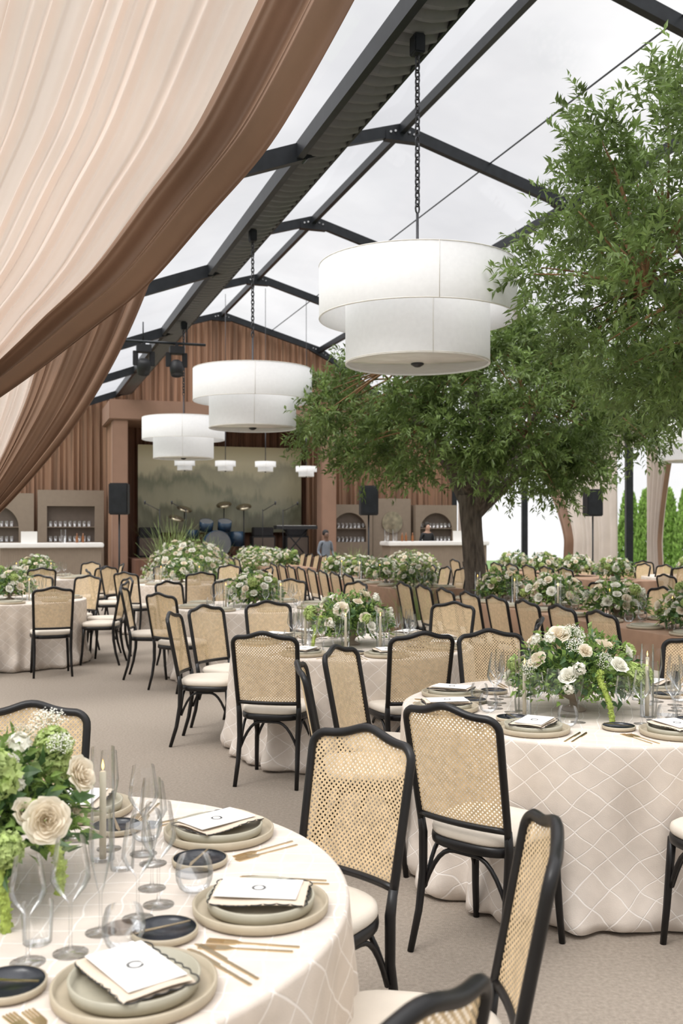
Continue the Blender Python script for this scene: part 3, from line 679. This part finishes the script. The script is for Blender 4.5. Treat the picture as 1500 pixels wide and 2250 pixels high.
# ---------------------------------------------------------------- pendants
def pendant(x,y,ztop,zs,sc_=1.,small=False):
    r1=.765*sc_;r2=.56*sc_; zt=zs; h1=.41*sc_; z1=zt-h1; z2=z1-.35*sc_
    b=MB(); b.lathe([(r1,z1),(r1,zt),(r1-.012,zt),(r1-.012,z1),(r1,z1)],72); parts=[('upper_shade',b.mesh('us',SHADE),None,'white linen drum shade')]
    b=MB(); b.lathe([(r2,z2),(r2,z1+.12*sc_),(r2-.01,z1+.12*sc_),(r2-.01,z2),(r2,z2)],64); parts.append(('lower_shade',b.mesh('ls',SHADE),None,'smaller white linen drum shade'))
    b=MB()
    for rr,za,zb in ((r1,z1,zt),(r2,z2,z1+.1)):
        for k in range(3):
            a=2*pi*k/3+.35; b.beam(((rr+.001)*cos(a),(rr+.001)*sin(a),za),((rr+.001)*cos(a),(rr+.001)*sin(a),zb),.004,.003,up=(cos(a),sin(a),0))
        for zz in (za+.004,zb-.004 if rr==r1 else za+.012): b.tube([((rr-.001)*cos(t),(rr-.001)*sin(t),zz) for t in np.linspace(0,2*pi,65)[:-1]],.004,6,closed=True)
    parts.append(('shade_seam',b.mesh('seam',SEAM),None,'stitched shade trim'))
    b=MB(); b.lathe([(0,z2+.012),(r2-.012,z2+.012),(r2-.012,z2+.016),(0,z2+.016)],64); parts.append(('diffuser',b.mesh('diff',DIFF),None,'frosted bottom diffuser'))
    b=MB(); b.lathe([(0,z2-.02),(.02,z2-.018),(.05*sc_,z2),(.05*sc_,z2+.01),(0,z2+.012)],20); parts.append(('finial',b.mesh('fin',CHAIN),None,'black metal finial'))
    b=MB(); zr=min(zt+(.42 if not small else 1.0),ztop-.02); b.tube([(0,0,z2+.05),(0,0,zr)],.011,8)
    for k in range(3):
        a=k*2.094; b.tube([(0,0,zt-.03),((r1-.01)*cos(a),(r1-.01)*sin(a),zt-.03)],.006,6)
    parts.append(('stem',b.mesh('stem',CHAIN)))
    b=MB(); z=zr; k=0
    if ztop>zr and not small:
        while z<ztop:
            a=k*pi/2+.4; c=z+.035; pts=[(.019*cos(t)*cos(a),.019*cos(t)*sin(a),c+.038*sin(t)) for t in np.linspace(0,2*pi,11)[:-1]]
            b.tube(pts,.0075,5,closed=True); z+=.052; k+=1
    else: b.tube([(0,0,zr),(0,0,ztop)],.008,6)
    parts.append(('chain',b.mesh('chain',CHAIN,),None,'black chain link suspension'))
    thing('pendant_lamp',parts,(x,y,0),.3,'two-tier white linen drum pendant on black chain','pendant lamp','pendant lamps')
pendant(.59,7.74,5.36,3.66); pendant(-1.145,12.84,5.36,3.66); pendant(-2.95,18.6,5.36,3.66)
pendant(6.75,19.4,prof_z(12.4)-.1,3.66)
for xx,yy,zz in ((-4.25,27,3.42),(-3.1,26.6,3.38),(-2.0,26.2,3.34),(-.92,26.,3.2)):
    v=.951*xx+.31*yy
    pendant(xx,yy,prof_z(v)-.1,zz,.36,True)
b=MB(); b.box(-.045,.045,-.06,.06,-.09,.06); me_clamp=b.mesh('hoist',METAL,False,.01)
for x,y in ((.59,7.74),(-1.145,12.84),(-2.95,18.6)): obj('beam_clamp',me_clamp,(x,y,5.40),ROT,label='black clamp fixing a lamp chain to the roof beam',cat='clamp',group='beam clamps')

b=MB(); b.tube([(-.75,0,0),(.75,0,0)],.025,10); b.tube([(-.4,0,0),(-.4,0,.36)],.012,6); b.tube([(.4,0,0),(.4,0,.40)],.012,6)
obj('lighting_pipe',b.mesh('pipe',METAL),(-3.25,18.35,5.02),ROT,label='short black pipe hung under the roof beam',cat='pipe')
b=MB(); b.box(-.13,.13,-.1,.1,-.18,-.04); b.beam((-.15,0,-.15),(-.15,0,-.42),.03,.1,up=(1,0,0)); b.beam((.15,0,-.15),(.15,0,-.42),.03,.1,up=(1,0,0)); b.box(-.03,.03,-.03,.03,-.05,.02); m1=b.mesh('yoke',SPK,False,.008)
b=MB(); b.lathe([(0,.12),(.08,.12),(.12,.08),(.13,-.02),(.11,-.16),(.095,-.16),(.09,-.14),(0,-.14)],24,(0,0,0)); m2=b.mesh('head',SPK)
for x,y,t in ((-3.62,18.24,.5),(-3.05,18.42,-.3)):
    thing('stage_light',[('yoke',m1),('lamp_head',m2,Matrix.Translation((0,0,-.42))@Matrix.Rotation(t,4,'X'),'black round lamp head')],(x,y,5.0),ROT,'black moving-head stage light hanging from a pipe','stage light','stage lights')

# ---------------------------------------------------------------- trees
def sprigs(C,cen,rad,ns,nl,L,seed,sl=.32):
    r=np.random.default_rng(seed); n=len(C)*ns; c=np.repeat(C,ns,0); cr=np.repeat(rad,ns)[:,None]
    d0=r.normal(size=(n,3)); d0/=np.linalg.norm(d0,axis=1,keepdims=True)
    o=c+d0*cr*r.uniform(.1,.8,(n,1)); outw=c-cen; outw/=np.linalg.norm(outw,axis=1,keepdims=True)+1e-6
    d=d0*.75+outw*.55+r.normal(size=(n,3))*.35+np.array([0,0,.2]); d/=np.linalg.norm(d,axis=1,keepdims=True)
    t=np.tile(np.linspace(.08,1,nl),n); O=np.repeat(o,nl,0);D=np.repeat(d,nl,0); ln=np.repeat(r.uniform(.6,1.15,n)*sl,nl)
    p=O+D*(ln*t)[:,None]; p[:,2]-=.05*t*t
    pr=r.normal(size=p.shape); pr-=D*(pr*D).sum(1,keepdims=True); pr/=np.linalg.norm(pr,axis=1,keepdims=True)
    ld=D*.7+pr*.85; N=r.normal(size=p.shape)*.5+np.array([0,0,1.])
    LL=L*r.uniform(.7,1.2,len(p)); return p,ld,N,LL
def tree(name,base,H0,cen,ell,nl,ns,nleaf,L,seed,label,trunk_r=.17,lean=(0,0),flat_=-.75,wr=.31):
    r=np.random.default_rng(seed); rr=random.Random(seed); base=Vector(base); cen=np.array(cen)
    e=obj(name,None,base,0,label=label,cat='tree')
    b=MB(); fork=Vector((lean[0],lean[1],H0)); pts=[];rad=[]
    for i in range(15):
        t=i/14; pts.append((lean[0]*t+.03*sin(t*5),lean[1]*t+.025*cos(t*6),H0*t)); rad.append(trunk_r*(1.35-.55*min(1,t*2.2)+.15*max(0,t-.8)*5*.3))
    n=20;k=len(pts);vs=[];fs=[]
    for i,(p,q) in enumerate(zip(pts,rad)):
        for j in range(n):
            a=2*pi*j/n; w=q*(1+.09*sin(5*a+i*.35)+.05*sin(9*a-i*.5)); vs.append((p[0]+w*cos(a),p[1]+w*sin(a),p[2]))
    for i in range(k-1):
        for j in range(n): fs.append((i*n+j,i*n+(j+1)%n,(i+1)*n+(j+1)%n,(i+1)*n+j))
    b.add(vs,fs); obj('trunk',b.mesh('trunk',BARK),parent=e)
    b=MB(); limb=[]; cl_=Vector(cen)-base
    for i in range(9):
        a=i*2*pi/9+rr.uniform(-.25,.25); f=rr.uniform(.55,.85)
        end=cl_+Vector((ell[0]*f*cos(a),ell[1]*f*sin(a),ell[2]*rr.uniform(-.35,.5))); 
        st=fork-Vector((0,0,rr.uniform(.05,.3))); mid=st.lerp(end,.35)+Vector((rr.uniform(-.15,.15),rr.uniform(-.15,.15),rr.uniform(.15,.5)))
        ps=[]
        for t in np.linspace(0,1,14): ps.append((st*(1-t)**2+mid*2*t*(1-t)+end*t*t)+Vector((.03*sin(t*11+i),.03*cos(t*9+i),.02*sin(t*13))))
        b.tube(ps,[trunk_r*.45*(1-t)**.8+.012 for t in np.linspace(0,1,14)],9); limb+=ps[3:]
    end=cl_+Vector((0,0,ell[2]*.7)); ps=[fork.lerp(end,t)+Vector((.06*sin(t*7),.05*cos(t*6),0)) for t in np.linspace(0,1,10)]; b.tube(ps,[trunk_r*.7*(1-t)+.012 for t in np.linspace(0,1,10)],8); limb+=ps[2:]
    obj('branches',b.mesh('limbs',BARK),parent=e)
    C=[]
    while len(C)<nl:
        d=r.normal(size=3); d/=np.linalg.norm(d)
        if d[2]<flat_: continue
        f=r.uniform(.45,1.)**.6; p=d*f
        if p[2]<-.2 and math.hypot(p[0],p[1])<.22: continue
        C.append(p*np.array(ell)*(1+.10*sin(3*math.atan2(d[1],d[0])+seed)+.06*sin(7*d[2]+4*d[0])))
    C=np.array(C)+cen-np.array(base)
    b=MB()
    for c in C:
        c=Vector(c); q=min(limb,key=lambda p:(p-c).length_squared); m_=q.lerp(c,.5)+Vector((rr.uniform(-.08,.08),rr.uniform(-.08,.08),.06))
        ps=[q*(1-t)**2+m_*2*t*(1-t)+c*t*t for t in np.linspace(0,1,7)]; b.tube(ps,[.016*(1-.75*t) for t in np.linspace(0,1,7)],5)
    obj('twigs',b.mesh('twigs',TWIG),parent=e,kind='stuff')
    rad_=r.uniform(.14,.30,nl)
    p,ld,N,LL=sprigs(C,cen-np.array(base),rad_,ns,nleaf,L,seed+1)
    obj('foliage',leafarr(p,ld,N,LL,LL*wr,'foliage',LEAF),parent=e,kind='stuff')
tree('olive_tree',(1.72,13.0,0),2.05,(1.88,13.2,3.10),(2.3,2.0,1.18),205,21,14,.100,5,'full olive tree with dark furrowed trunk among the tables',.17)
tree('olive_tree',(3.75,7.5,0),2.1,(3.66,7.35,3.68),(2.35,1.9,1.5),215,21,14,.084,9,'leafy olive tree spreading over the long table',.17)

# ---------------------------------------------------------------- stage & back of room (local x=v, y=u)
def Lobj(name,me,u,v,z=0,**k): x,y,_=P(u,v); return obj(name,me,(x,y,z),ROT,**k)
b=MB(); b.box(-2.65,2.65,-1.5,1.4,0,.75); Lobj('stage_platform',b.mesh('stage',DARKDRAPE,False,.01),27.9,5.6,label='low stage platform skirted in dark brown',cat='stage')
def pil(x0,x1,y0,y1,z0,z1):
    b=MB(); b.box(x0,x1,y0,y1,z0,z1); return b
parts=[]
for x0,x1 in ((-3.1,-2.7),(2.75,3.2)):
    parts.append(('canopy_pillar',pil(x0,x1,-.3,.2,0,4.5).mesh('pil',PORTAL,False,.02)))
b=MB(); b.box(-3.2,3.3,-.35,2.0,4.5,5.05); parts.append(('canopy_header',b.mesh('hdr',PORTAL,False,.03)))
for sx in (-3.05,3.15):
    b=MB(); b.grid(lambda i,j:(sx+.04*sin(i*40),.25+1.65*i,4.5*j),60,2); parts.append(('side_curtain',b.mesh('sc',WALLDRAPE),None,'brown pleated side curtain'))
b=MB(); b.grid(lambda i,j:(-2.9+5.8*i,1.80+pleat(i*6)*.8,.0+4.5*j),400,2); parts.append(('rear_curtain',b.mesh('rc',DARKDRAPE),None,'dark brown pleated rear curtain'))
x,y,_=P(27.6,5.55); thing('stage_canopy',parts,(x,y,0),ROT,'brown fabric-wrapped stage portal with pleated curtains','stage canopy')
SCR=screen_mat()
b=MB(); b.box(-2.42,2.48,0,.06,1.45,4.0); Lobj('stage_screen',b.mesh('screen',SCR,False),29.2,5.75,label='wide backdrop screen showing misty olive-green hills',cat='screen')
def cyl(r,h,axis='y'):
    b=MB(); b.lathe([(r*.97,-h/2),(r,-h/2),(r,h/2),(r*.97,h/2)],32,axis=axis,mat=0); b.lathe([(0,-h/2+.005),(r*.97,-h/2+.005)],32,axis=axis,mat=1); b.lathe([(0,h/2-.005),(r*.97,h/2-.005)],32,axis=axis,mat=1)
    return b.mesh('drum',[BLUE,SKINH])
mb_=cyl(.29,.4); tom=cyl(.15,.2,'z'); fl_=cyl(.2,.33,'z')
cym=single([(0,.03),(.03,.022),(.06,.012),(.17,0),(.0,.008)],32,'cym',BRASS)
b=MB()
for x,y,h in ((-.65,.1,1.05),(.65,.1,1.1),(-.85,-.1,.85),(.25,.3,1.15)):
    b.tube([(x,y,.0),(x,y,h)],.012,6)
    for k in range(3): a=k*2.1; b.tube([(x,y,.25),(x+.22*cos(a),y+.22*sin(a),.0)],.009,5)
stand=b.mesh('stands',SPK)
Rm=lambda a,ax:Matrix.Rotation(a,4,ax)
Tm=lambda *p:Matrix.Translation(p)
DR=[('bass_drum',mb_,Tm(0,-.1,.3)),('tom_drum',tom,Tm(-.2,-.02,.70)@Rm(.4,'X')),('tom_drum',tom,Tm(.2,-.02,.70)@Rm(.4,'X')),('floor_tom',fl_,Tm(.5,.25,.40)),('snare_drum',tom,Tm(-.45,.25,.50)),
    ('cymbal_stand',stand)]+[('cymbal',cym,Tm(x,y,h)@Rm(.45,'X')@Rm(.2*(-1)**i,'Y')) for i,(x,y,h) in enumerate(((-.65,.1,1.05),(.65,.1,1.1),(-.85,-.1,.85),(.25,.3,1.15)))]
x,y,_=P(27.7,5.3); thing('drum_kit',DR,(x,y,.75),ROT,'dark blue drum kit with brass cymbals on the stage','drum kit',scale=1.3)
b=MB(); b.box(-.35,.35,-.18,.18,0,.6); b.box(-.3,.3,-.15,.15,.6,.85); amp=b.mesh('amp',SPK,False,.02)
b=MB(); b.box(-.31,.31,-.195,-.18,.05,.55); ampg=b.mesh('ampg',TAUPED,False,.005)
for u,v in ((28.7,3.6),(28.7,6.9),(28.6,7.9)):
    x,y,_=P(u,v); thing('guitar_amplifier',[('cabinet',amp),('grille',ampg)],(x,y,.75),ROT,'black guitar amplifier stack on the stage','amplifier','amplifiers')
b=MB(); b.tube([(-.35,0,0),(.35,0,.8)],.02,6); b.tube([(.35,0,0),(-.35,0,.8)],.02,6); ks=b.mesh('ks',SPK)
b=MB(); b.box(-.6,.6,-.16,.16,.8,.9,0); b.box(-.55,.55,-.15,.0,.9,.908,1); kb=b.mesh('kb',[SPK,WHITETOP],False)
x,y,_=P(27.2,7.5); thing('keyboard',[('stand',ks),('keyboard_body',kb)],(x,y,.75),ROT,'black stage keyboard on crossed stand','keyboard')
b=MB(); b.tube([(0,0,0),(0,0,1.35)],.012,6); b.tube([(0,0,1.3),(.25,-.3,1.5)],.01,6); b.lathe([(0,0),(.14,0),(.14,.02),(0,.03)],16); ms_=b.mesh('mics',SPK)
b=MB(); b.lathe([(0,-.06),(.018,-.05),(.026,.0),(.026,.03),(0,.05)],10,(.25,-.32,1.52)); mh=b.mesh('mich',CHAIN)
for u,v in ((26.6,4.3),(26.6,6.4),(26.7,7.0),(26.6,3.6)):
    x,y,_=P(u,v); thing('microphone_stand',[('stand',ms_),('microphone',mh)],(x,y,.75),ROT+v,'black boom microphone stand on the stage','microphone stand','microphone stands')
b=MB(); b.box(-.18,.18,-.17,.17,1.86,2.46); spk=b.mesh('spk',SPK,False,.02)
b=MB(); b.box(-.155,.155,-.178,-.165,1.9,2.42); grl=b.mesh('gr',METAL,False,.004)
b=MB(); b.tube([(0,0,.02),(0,0,1.87)],.018,8)
for k in range(3): a=k*2.094+.5; b.tube([(0,0,.75),(.42*cos(a),.42*sin(a),.01)],.012,6)
sst=b.mesh('sst',SPK)
for x,y in ((-4.24,19),(.55,20.2),(5.6,22.2)): thing('speaker',[('cabinet',spk),('grille',grl),('tripod',sst)],(x,y,0),.1,'black loudspeaker on a tripod pole','speaker','loudspeakers')
def bar(u,v,w):
    b=MB(); n=120
    def f(i,j): 
        t=-1+2*i; x=t*w/2; y=-.35-.004*(1 if int(i*n)%2 else -1); return (x,y,1.08*j)
    b.grid(f,n,1); b.box(-w/2,w/2,-.33,.3,0,1.08); body=b.mesh('bb',TAUPE,False)
    b=MB(); b.box(-w/2-.06,w/2+.06,-.42,.36,1.08,1.2); top=b.mesh('bt',WHITETOP,False,.02)
    x,y,_=P(u,v); thing('bar_counter',[('front_panel',body,None,'ribbed taupe front'),('countertop',top,None,'white countertop')],(x,y,0),ROT,'taupe ribbed bar counter with white top','bar','bar counters')
bar(27.0,.85,2.5); bar(26.6,11.5,3.0)
bottle=single([(0,0),(.03,0),(.033,.01),(.033,.15),(.013,.19),(.012,.25),(.0,.25)],14,'bottle',AMBER)
for u,v,n in ((27.0,1.5,2),(26.6,10.5,3)):
    for k in range(n): x,y,_=P(u+.1*(k%2),v+k*.16); obj('bottle',bottle,(x,y,1.2),0,label='amber spirits bottle on the bar top',cat='bottle',group='bottles on the bars')
cyl_v=single([(0,0.003),(.07,0.003),(.07,.35)],20,'cv',GLASS)
b=MB(); b.box(-.2,.2,-.01,.01,0,.3); sgn=b.mesh('sign',PAPER,False)
for u,v in ((26.8,.3),(26.4,12.2)): x,y,_=P(u,v); obj('bar_menu_sign',sgn,(x,y,1.2),ROT,label='white framed drinks menu standing on the bar',cat='sign',group='bar signs')
for u,v in ((26.9,1.15),(26.4,9.95),(26.4,10.2)): x,y,_=P(u,v); obj('glass_vase',cyl_v,(x,y,1.2),0,label='clear cylinder vase on the bar',cat='vase',group='bar vases')
me_tum2=single([(0,0.003),(.035,0.003),(.042,.16)],10,'bg',glass('bar_glass_mat',(.95,.95,.95),(.6,.6,.6),.22,.8))
def cabinet(u,v,w,h,openings):
    b=MB(); b.box(-w/2,w/2,.12,.4,0,h,0)
    xs=[-w/2]+[c for o in openings for c in (o[0],o[1])]+[w/2]
    for a,c in zip(xs[::2],xs[1::2]): b.box(a,c,-.02,.13,0,h,0)
    parts=[]
    for (x0,x1,z0,z1,ar) in openings:
        b.box(x0,x1,-.02,.13,0,z0,0)
        r=(x1-x0)/2; cx=(x0+x1)/2
        if ar:
            zz=z1-r; n=16
            for k in range(n):
                a0=pi*k/n;a1=pi*(k+1)/n; p0=(cx+r*cos(a0),zz+r*sin(a0));p1=(cx+r*cos(a1),zz+r*sin(a1))
                b.add([(p0[0],-.02,p0[1]),(p1[0],-.02,p1[1]),(p1[0],-.02,h),(p0[0],-.02,h),(p0[0],.13,p0[1]),(p1[0],.13,p1[1])],[(0,1,2,3),(0,4,5,1)],0)
        else: b.box(x0,x1,-.02,.13,z1,h,0)
    body=b.mesh('cab',TAUPE,False); parts.append(('cabinet_body',body))
    for (x0,x1,z0,z1,ar) in openings:
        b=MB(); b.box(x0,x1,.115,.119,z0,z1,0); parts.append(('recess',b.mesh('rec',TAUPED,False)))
        for zz in np.arange(z0,z1-.3,.42): 
            b=MB(); b.box(x0,x1,-.01,.118,zz-.02,zz); parts.append(('shelf',b.mesh('shelf',TAUPE,False)))
    x,y,_=P(u,v); thing('bar_back_cabinet',parts,(x,y,0),ROT,'taupe back-bar cabinet with arched shelf niches','cabinet','back-bar cabinets')
    for (x0,x1,z0,z1,ar) in openings:
        for zz in np.arange(z0,z1-.3,.42):
            for xx in np.arange(x0+.1,x1-.06,.13):
                dx,dy,_=P(.05,xx); obj('bar_glass',me_tum2,(x+dx,y+dy,zz),0,label='clear bar glass standing on a niche shelf',cat='glass',group='bar glasses')
cabinet(29.0,-.55,2.0,2.55,[(-.6,.6,1.2,2.2,True)]); cabinet(29.0,1.45,1.8,2.65,[(-.65,.65,1.2,2.2,False)])
cabinet(29.0,9.7,1.5,2.3,[(-.55,.55,1.15,2.05,True)]); cabinet(29.0,12.6,1.4,2.3,[(-.55,.55,1.15,2.05,True)])
b=MB(); b.box(-.65,.65,.12,.4,0,2.5); pb=b.mesh('panel',TAUPE,False,.02)
b=MB(); b.lathe([(0,0),(.34,0),(.34,.03),(0,.03)],36,(0,.08,1.75),axis='y'); mi=b.mesh('mir',MIRROR,False)
x,y,_=P(29.0,11.15); thing('mirror_cabinet',[('cabinet_body',pb),('round_mirror',mi,None,'round antique mirror')],(x,y,0),ROT,'taupe back-bar panel with round antique mirror','cabinet')

for x,y,s in ((-3.0,19.6,1.0),(-1.9,22.0,.8),(1.6,22.6,.8)):
    thing('floor_flower_arrangement',BIG,(x,y,-.0),x,'large mound of white and lime flowers with greenery','flower arrangement','floor arrangements',scale=s)
def grass(seed,n=220,h=1.0):
    rr=np.random.default_rng(seed); b=MB()
    for i in range(n):
        a=rr.uniform(0,6.28); sp=rr.uniform(.05,.5); hh=h*rr.uniform(.6,1.1); px=.08*rr.normal();py=.08*rr.normal(); w=.006
        vs=[];m=5
        for k in range(m+1):
            t=k/m; x=px+sp*t*t*cos(a);y=py+sp*t*t*sin(a);z=hh*(t-.25*sp*t*t); ww=w*(1-t)+.001; vs+=[(x-ww*sin(a),y+ww*cos(a),z),(x+ww*sin(a),y-ww*cos(a),z)]
        b.add(vs,[(2*k,2*k+1,2*k+3,2*k+2) for k in range(m)])
    return b.mesh('blades',GRASSY)
GR=grass(3)
for x,y,s in ((-3.6,21.2,1.8),(-3.2,23.8,1.4),(.95,12.6,1.0),(.3,20.9,1.2)):
    thing('ornamental_grass',[('grass_blades',GR,None,'arching green blades','stuff')],(x,y,0),x,'tuft of green fountain grass','plant','ornamental grasses',scale=s)

# ---------------------------------------------------------------- right side
b=MB(); b.grid(lambda i,j:P(5+24.8*i,13.5,3.45+.6*j),20,1); obj('wall_right',b.mesh('valance',WHITESHEER,False),label='white fabric valance along the open tent side',kind='structure')
def tieddrape(u,v,side,wtop,label,wg=.16,wb_=.41):
    rr=random.Random(int(u*10)); p=[rr.uniform(0,6.28) for _ in range(3)]
    def f(t0,t1):
        def g(i,j):
            t=t0+(t1-t0)*i; z=3.5*(1-j)+0.02
            zt=1.25
            if z>zt: k=((z-zt)/(3.5-zt)); k=k**1.4; w=wg+(wtop-wg)*k
            else: k=(zt-z)/zt; w=wg+(wb_-wg)*k
            uu=u+side*(t*w); x,y,_=P(uu,v+.07*sin(t*60+p[0])*(.5+.5*min(1,w))+.05*sin(t*25)); return (x,y,z)
        return g
    e=obj('tied_curtain',None,(0,0,0),label=label,cat='curtain',group='tied side curtains')
    b=MB(); b.grid(f(0,.86),200,30); obj('white_panel',b.mesh('wp',WHITESHEER),parent=e,label='white sheer fabric')
    b=MB(); b.grid(f(.85,1),50,30); obj('brown_border',b.mesh('bb2',BROWN),parent=e,label='brown fabric edge')
LW='white sheer side curtain with brown edge tied to a post'
tieddrape(20.0,13.2,1,3.8,LW,2.2,2.3); tieddrape(15.1,13.3,1,2.6,LW,.9,1.0); tieddrape(28.6,13.2,-1,2.2,LW,1.0,1.1)
tieddrape(18.9,13.3,-1,1.0,LW,.5,.6)
def arbor(seed,h=2.75):
    r=np.random.default_rng(seed); n=2600; t=r.uniform(0.02,1,n)**.8; a=r.uniform(0,6.28,n); rad=.42*(1-t)**.45*r.uniform(.75,1.08,n)
    Pp=np.stack([rad*np.cos(a),rad*np.sin(a),t*h],1); D=np.stack([np.cos(a)*.4,np.sin(a)*.4,np.full(n,1.)],1)+r.normal(size=(n,3))*.22; N=np.stack([np.cos(a),np.sin(a),np.zeros(n)],1)+r.normal(size=(n,3))*.4
    return leafarr(Pp,D,N,r.uniform(.12,.22,n),r.uniform(.06,.11,n),'arb',HEDGE)
AB=arbor(1)
for k in range(16):
    x,y,_=P(13+k*1.0,19.); thing('arborvitae',[('foliage',AB,None,None,'stuff')],(x,y,-.05),k,'tall narrow green arborvitae on the lawn','hedge shrub','arborvitae hedge')

# ---------------------------------------------------------------- people
def person(x,y,z,rz,shirt,trous,hairc,label,sk=(.13,.07,.045),scale=1.):
    V=[];E=[];Rr=[]
    def add(p,r,par=None):
        V.append(p);Rr.append(r); 
        if par is not None: E.append((par,len(V)-1))
        return len(V)-1
    pel=add((0,0,.92),(.15,.10)); wa=add((0,0,1.08),(.13,.095),pel); chst=add((0,0,1.28),(.165,.11),wa); nk0=add((0,0,1.42),(.07,.06),chst); nk=add((0,-.01,1.48),(.05,.05),nk0); hd1=add((0,-.02,1.55),(.075,.085),nk); hd2=add((0,-.02,1.63),(.078,.095),hd1); add((0,-.015,1.70),(.055,.065),hd2); add((0,-.10,1.585),(.015,.015),hd1)
    for s in (-1,1):
        sh=add((s*.17,0,1.39),(.055,.055),nk0); el=add((s*.23,.03,1.12),(.042,.042),sh); wr=add((s*.22,-.16,.96),(.028,.028),el); pm=add((s*.21,-.23,.95),(.03,.018),wr)
        for k in range(4): 
            q=add((s*(.185+.017*k),-.275,.945),(.009,.009),pm); add((s*(.185+.017*k),-.30-.008*(k in(1,2)),.925),(.008,.008),q)
        add((s*.17,-.235,.945),(.009,.009),wr)
        hp=add((s*.09,0,.86),(.085,.09),pel); kn=add((s*.1,-.01,.48),(.058,.06),hp); an=add((s*.1,.02,.09),(.04,.04),kn); add((s*.105,-.12,.04),(.04,.03),an)
    me=bpy.data.meshes.new('body'); me.from_pydata(V,E,[]); o=bpy.data.objects.new('tmp',me); COL.objects.link(o)
    md=o.modifiers.new('s','SKIN'); 
    for i,r in enumerate(Rr): me.skin_vertices[0].data[i].radius=r
    me.skin_vertices[0].data[0].use_root=True
    o.modifiers.new('sub','SUBSURF').levels=2
    dg=bpy.context.evaluated_depsgraph_get(); bm_=bpy.data.meshes.new_from_object(o.evaluated_get(dg)); bpy.data.objects.remove(o)
    bm_.materials.clear()
    for m_ in (M('skin_tone',sk,.5),shirt,trous,SPK): bm_.materials.append(m_)
    for p in bm_.polygons:
        c=p.center; p.use_smooth=True
        if c.z<.1: p.material_index=3
        elif c.z<.96 and abs(c.x)<.19 and c.y>-.14: p.material_index=2
        elif c.z<1.44 and not (c.y<-.13): p.material_index=1
        else: p.material_index=0
    e=obj('person',bm_,(x,y,z),rz,label=label,cat='person',scale=scale)
    b=MB(); b.lathe([(0,.11),(.05,.10),(.085,.06),(.095,.0),(.085,-.05),(.07,-.06)],20,(0,.012,1.655)); hm=b.mesh('hair',M('hair',hairc,.7)); obj('hair',hm,parent=e,mat=Matrix.Identity(4))
    return e
person(-.40,25.2,0,.5,M('grey_shirt',(.16,.18,.21),.8),M('dark_trousers',(.03,.03,.04),.8),(.01,.008,.008),'person in grey shirt standing beside the stage',scale=.88)
x,y,_=P(27.6,11.7); person(x,y,0,.35,M('black_shirt',(.02,.02,.022),.8),M('black_trousers',(.02,.02,.02),.8),(.02,.015,.01),'person in black shirt standing behind the bar',(.45,.27,.19))

# ---------------------------------------------------------------- world, light, camera
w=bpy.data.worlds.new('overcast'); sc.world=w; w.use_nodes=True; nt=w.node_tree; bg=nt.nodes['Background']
tc=nt.nodes.new('ShaderNodeTexCoord'); mp=nt.nodes.new('ShaderNodeMapping'); mp.inputs['Scale'].default_value=(1,1,2.4); n=nt.nodes.new('ShaderNodeTexNoise'); n.inputs['Scale'].default_value=3.0; n.inputs['Detail'].default_value=5
cr=nt.nodes.new('ShaderNodeValToRGB'); cr.color_ramp.elements[0].position=.36; cr.color_ramp.elements[0].color=(.82,.82,.835,1); cr.color_ramp.elements[1].position=.6; cr.color_ramp.elements[1].color=(1,.995,.99,1)
nt.links.new(tc.outputs['Generated'],mp.inputs[0]); nt.links.new(mp.outputs[0],n.inputs['Vector']); nt.links.new(n.outputs[0],cr.inputs[0]); nt.links.new(cr.outputs[0],bg.inputs[0])
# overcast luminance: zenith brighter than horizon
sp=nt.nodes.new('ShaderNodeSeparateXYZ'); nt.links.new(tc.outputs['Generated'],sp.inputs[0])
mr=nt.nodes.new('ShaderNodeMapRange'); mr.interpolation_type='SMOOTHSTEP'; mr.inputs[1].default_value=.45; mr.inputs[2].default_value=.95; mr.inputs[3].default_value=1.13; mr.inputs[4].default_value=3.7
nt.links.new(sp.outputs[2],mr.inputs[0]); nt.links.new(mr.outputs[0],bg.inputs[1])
sl=bpy.data.lights.new('sun','SUN'); sl.energy=1.8; sl.angle=math.radians(25); sl.color=(1,.98,.95); so_=bpy.data.objects.new('sun',sl); COL.objects.link(so_); so_.rotation_euler=(math.radians(32),math.radians(-14),math.radians(-20)); so_.location=(0,-5,20)
cd=bpy.data.cameras.new('camera'); cam=bpy.data.objects.new('camera',cd); COL.objects.link(cam)
cam.location=(0,0,1.65); cam.rotation_euler=(math.radians(90),0,0); cd.sensor_fit='VERTICAL'; cd.sensor_height=36; cd.lens=35; cd.shift_y=30/2250; cd.clip_end=200
cd.dof.use_dof=True; cd.dof.focus_distance=4.6; cd.dof.aperture_fstop=4.5
sc.camera=cam
sc.view_settings.view_transform='Standard'
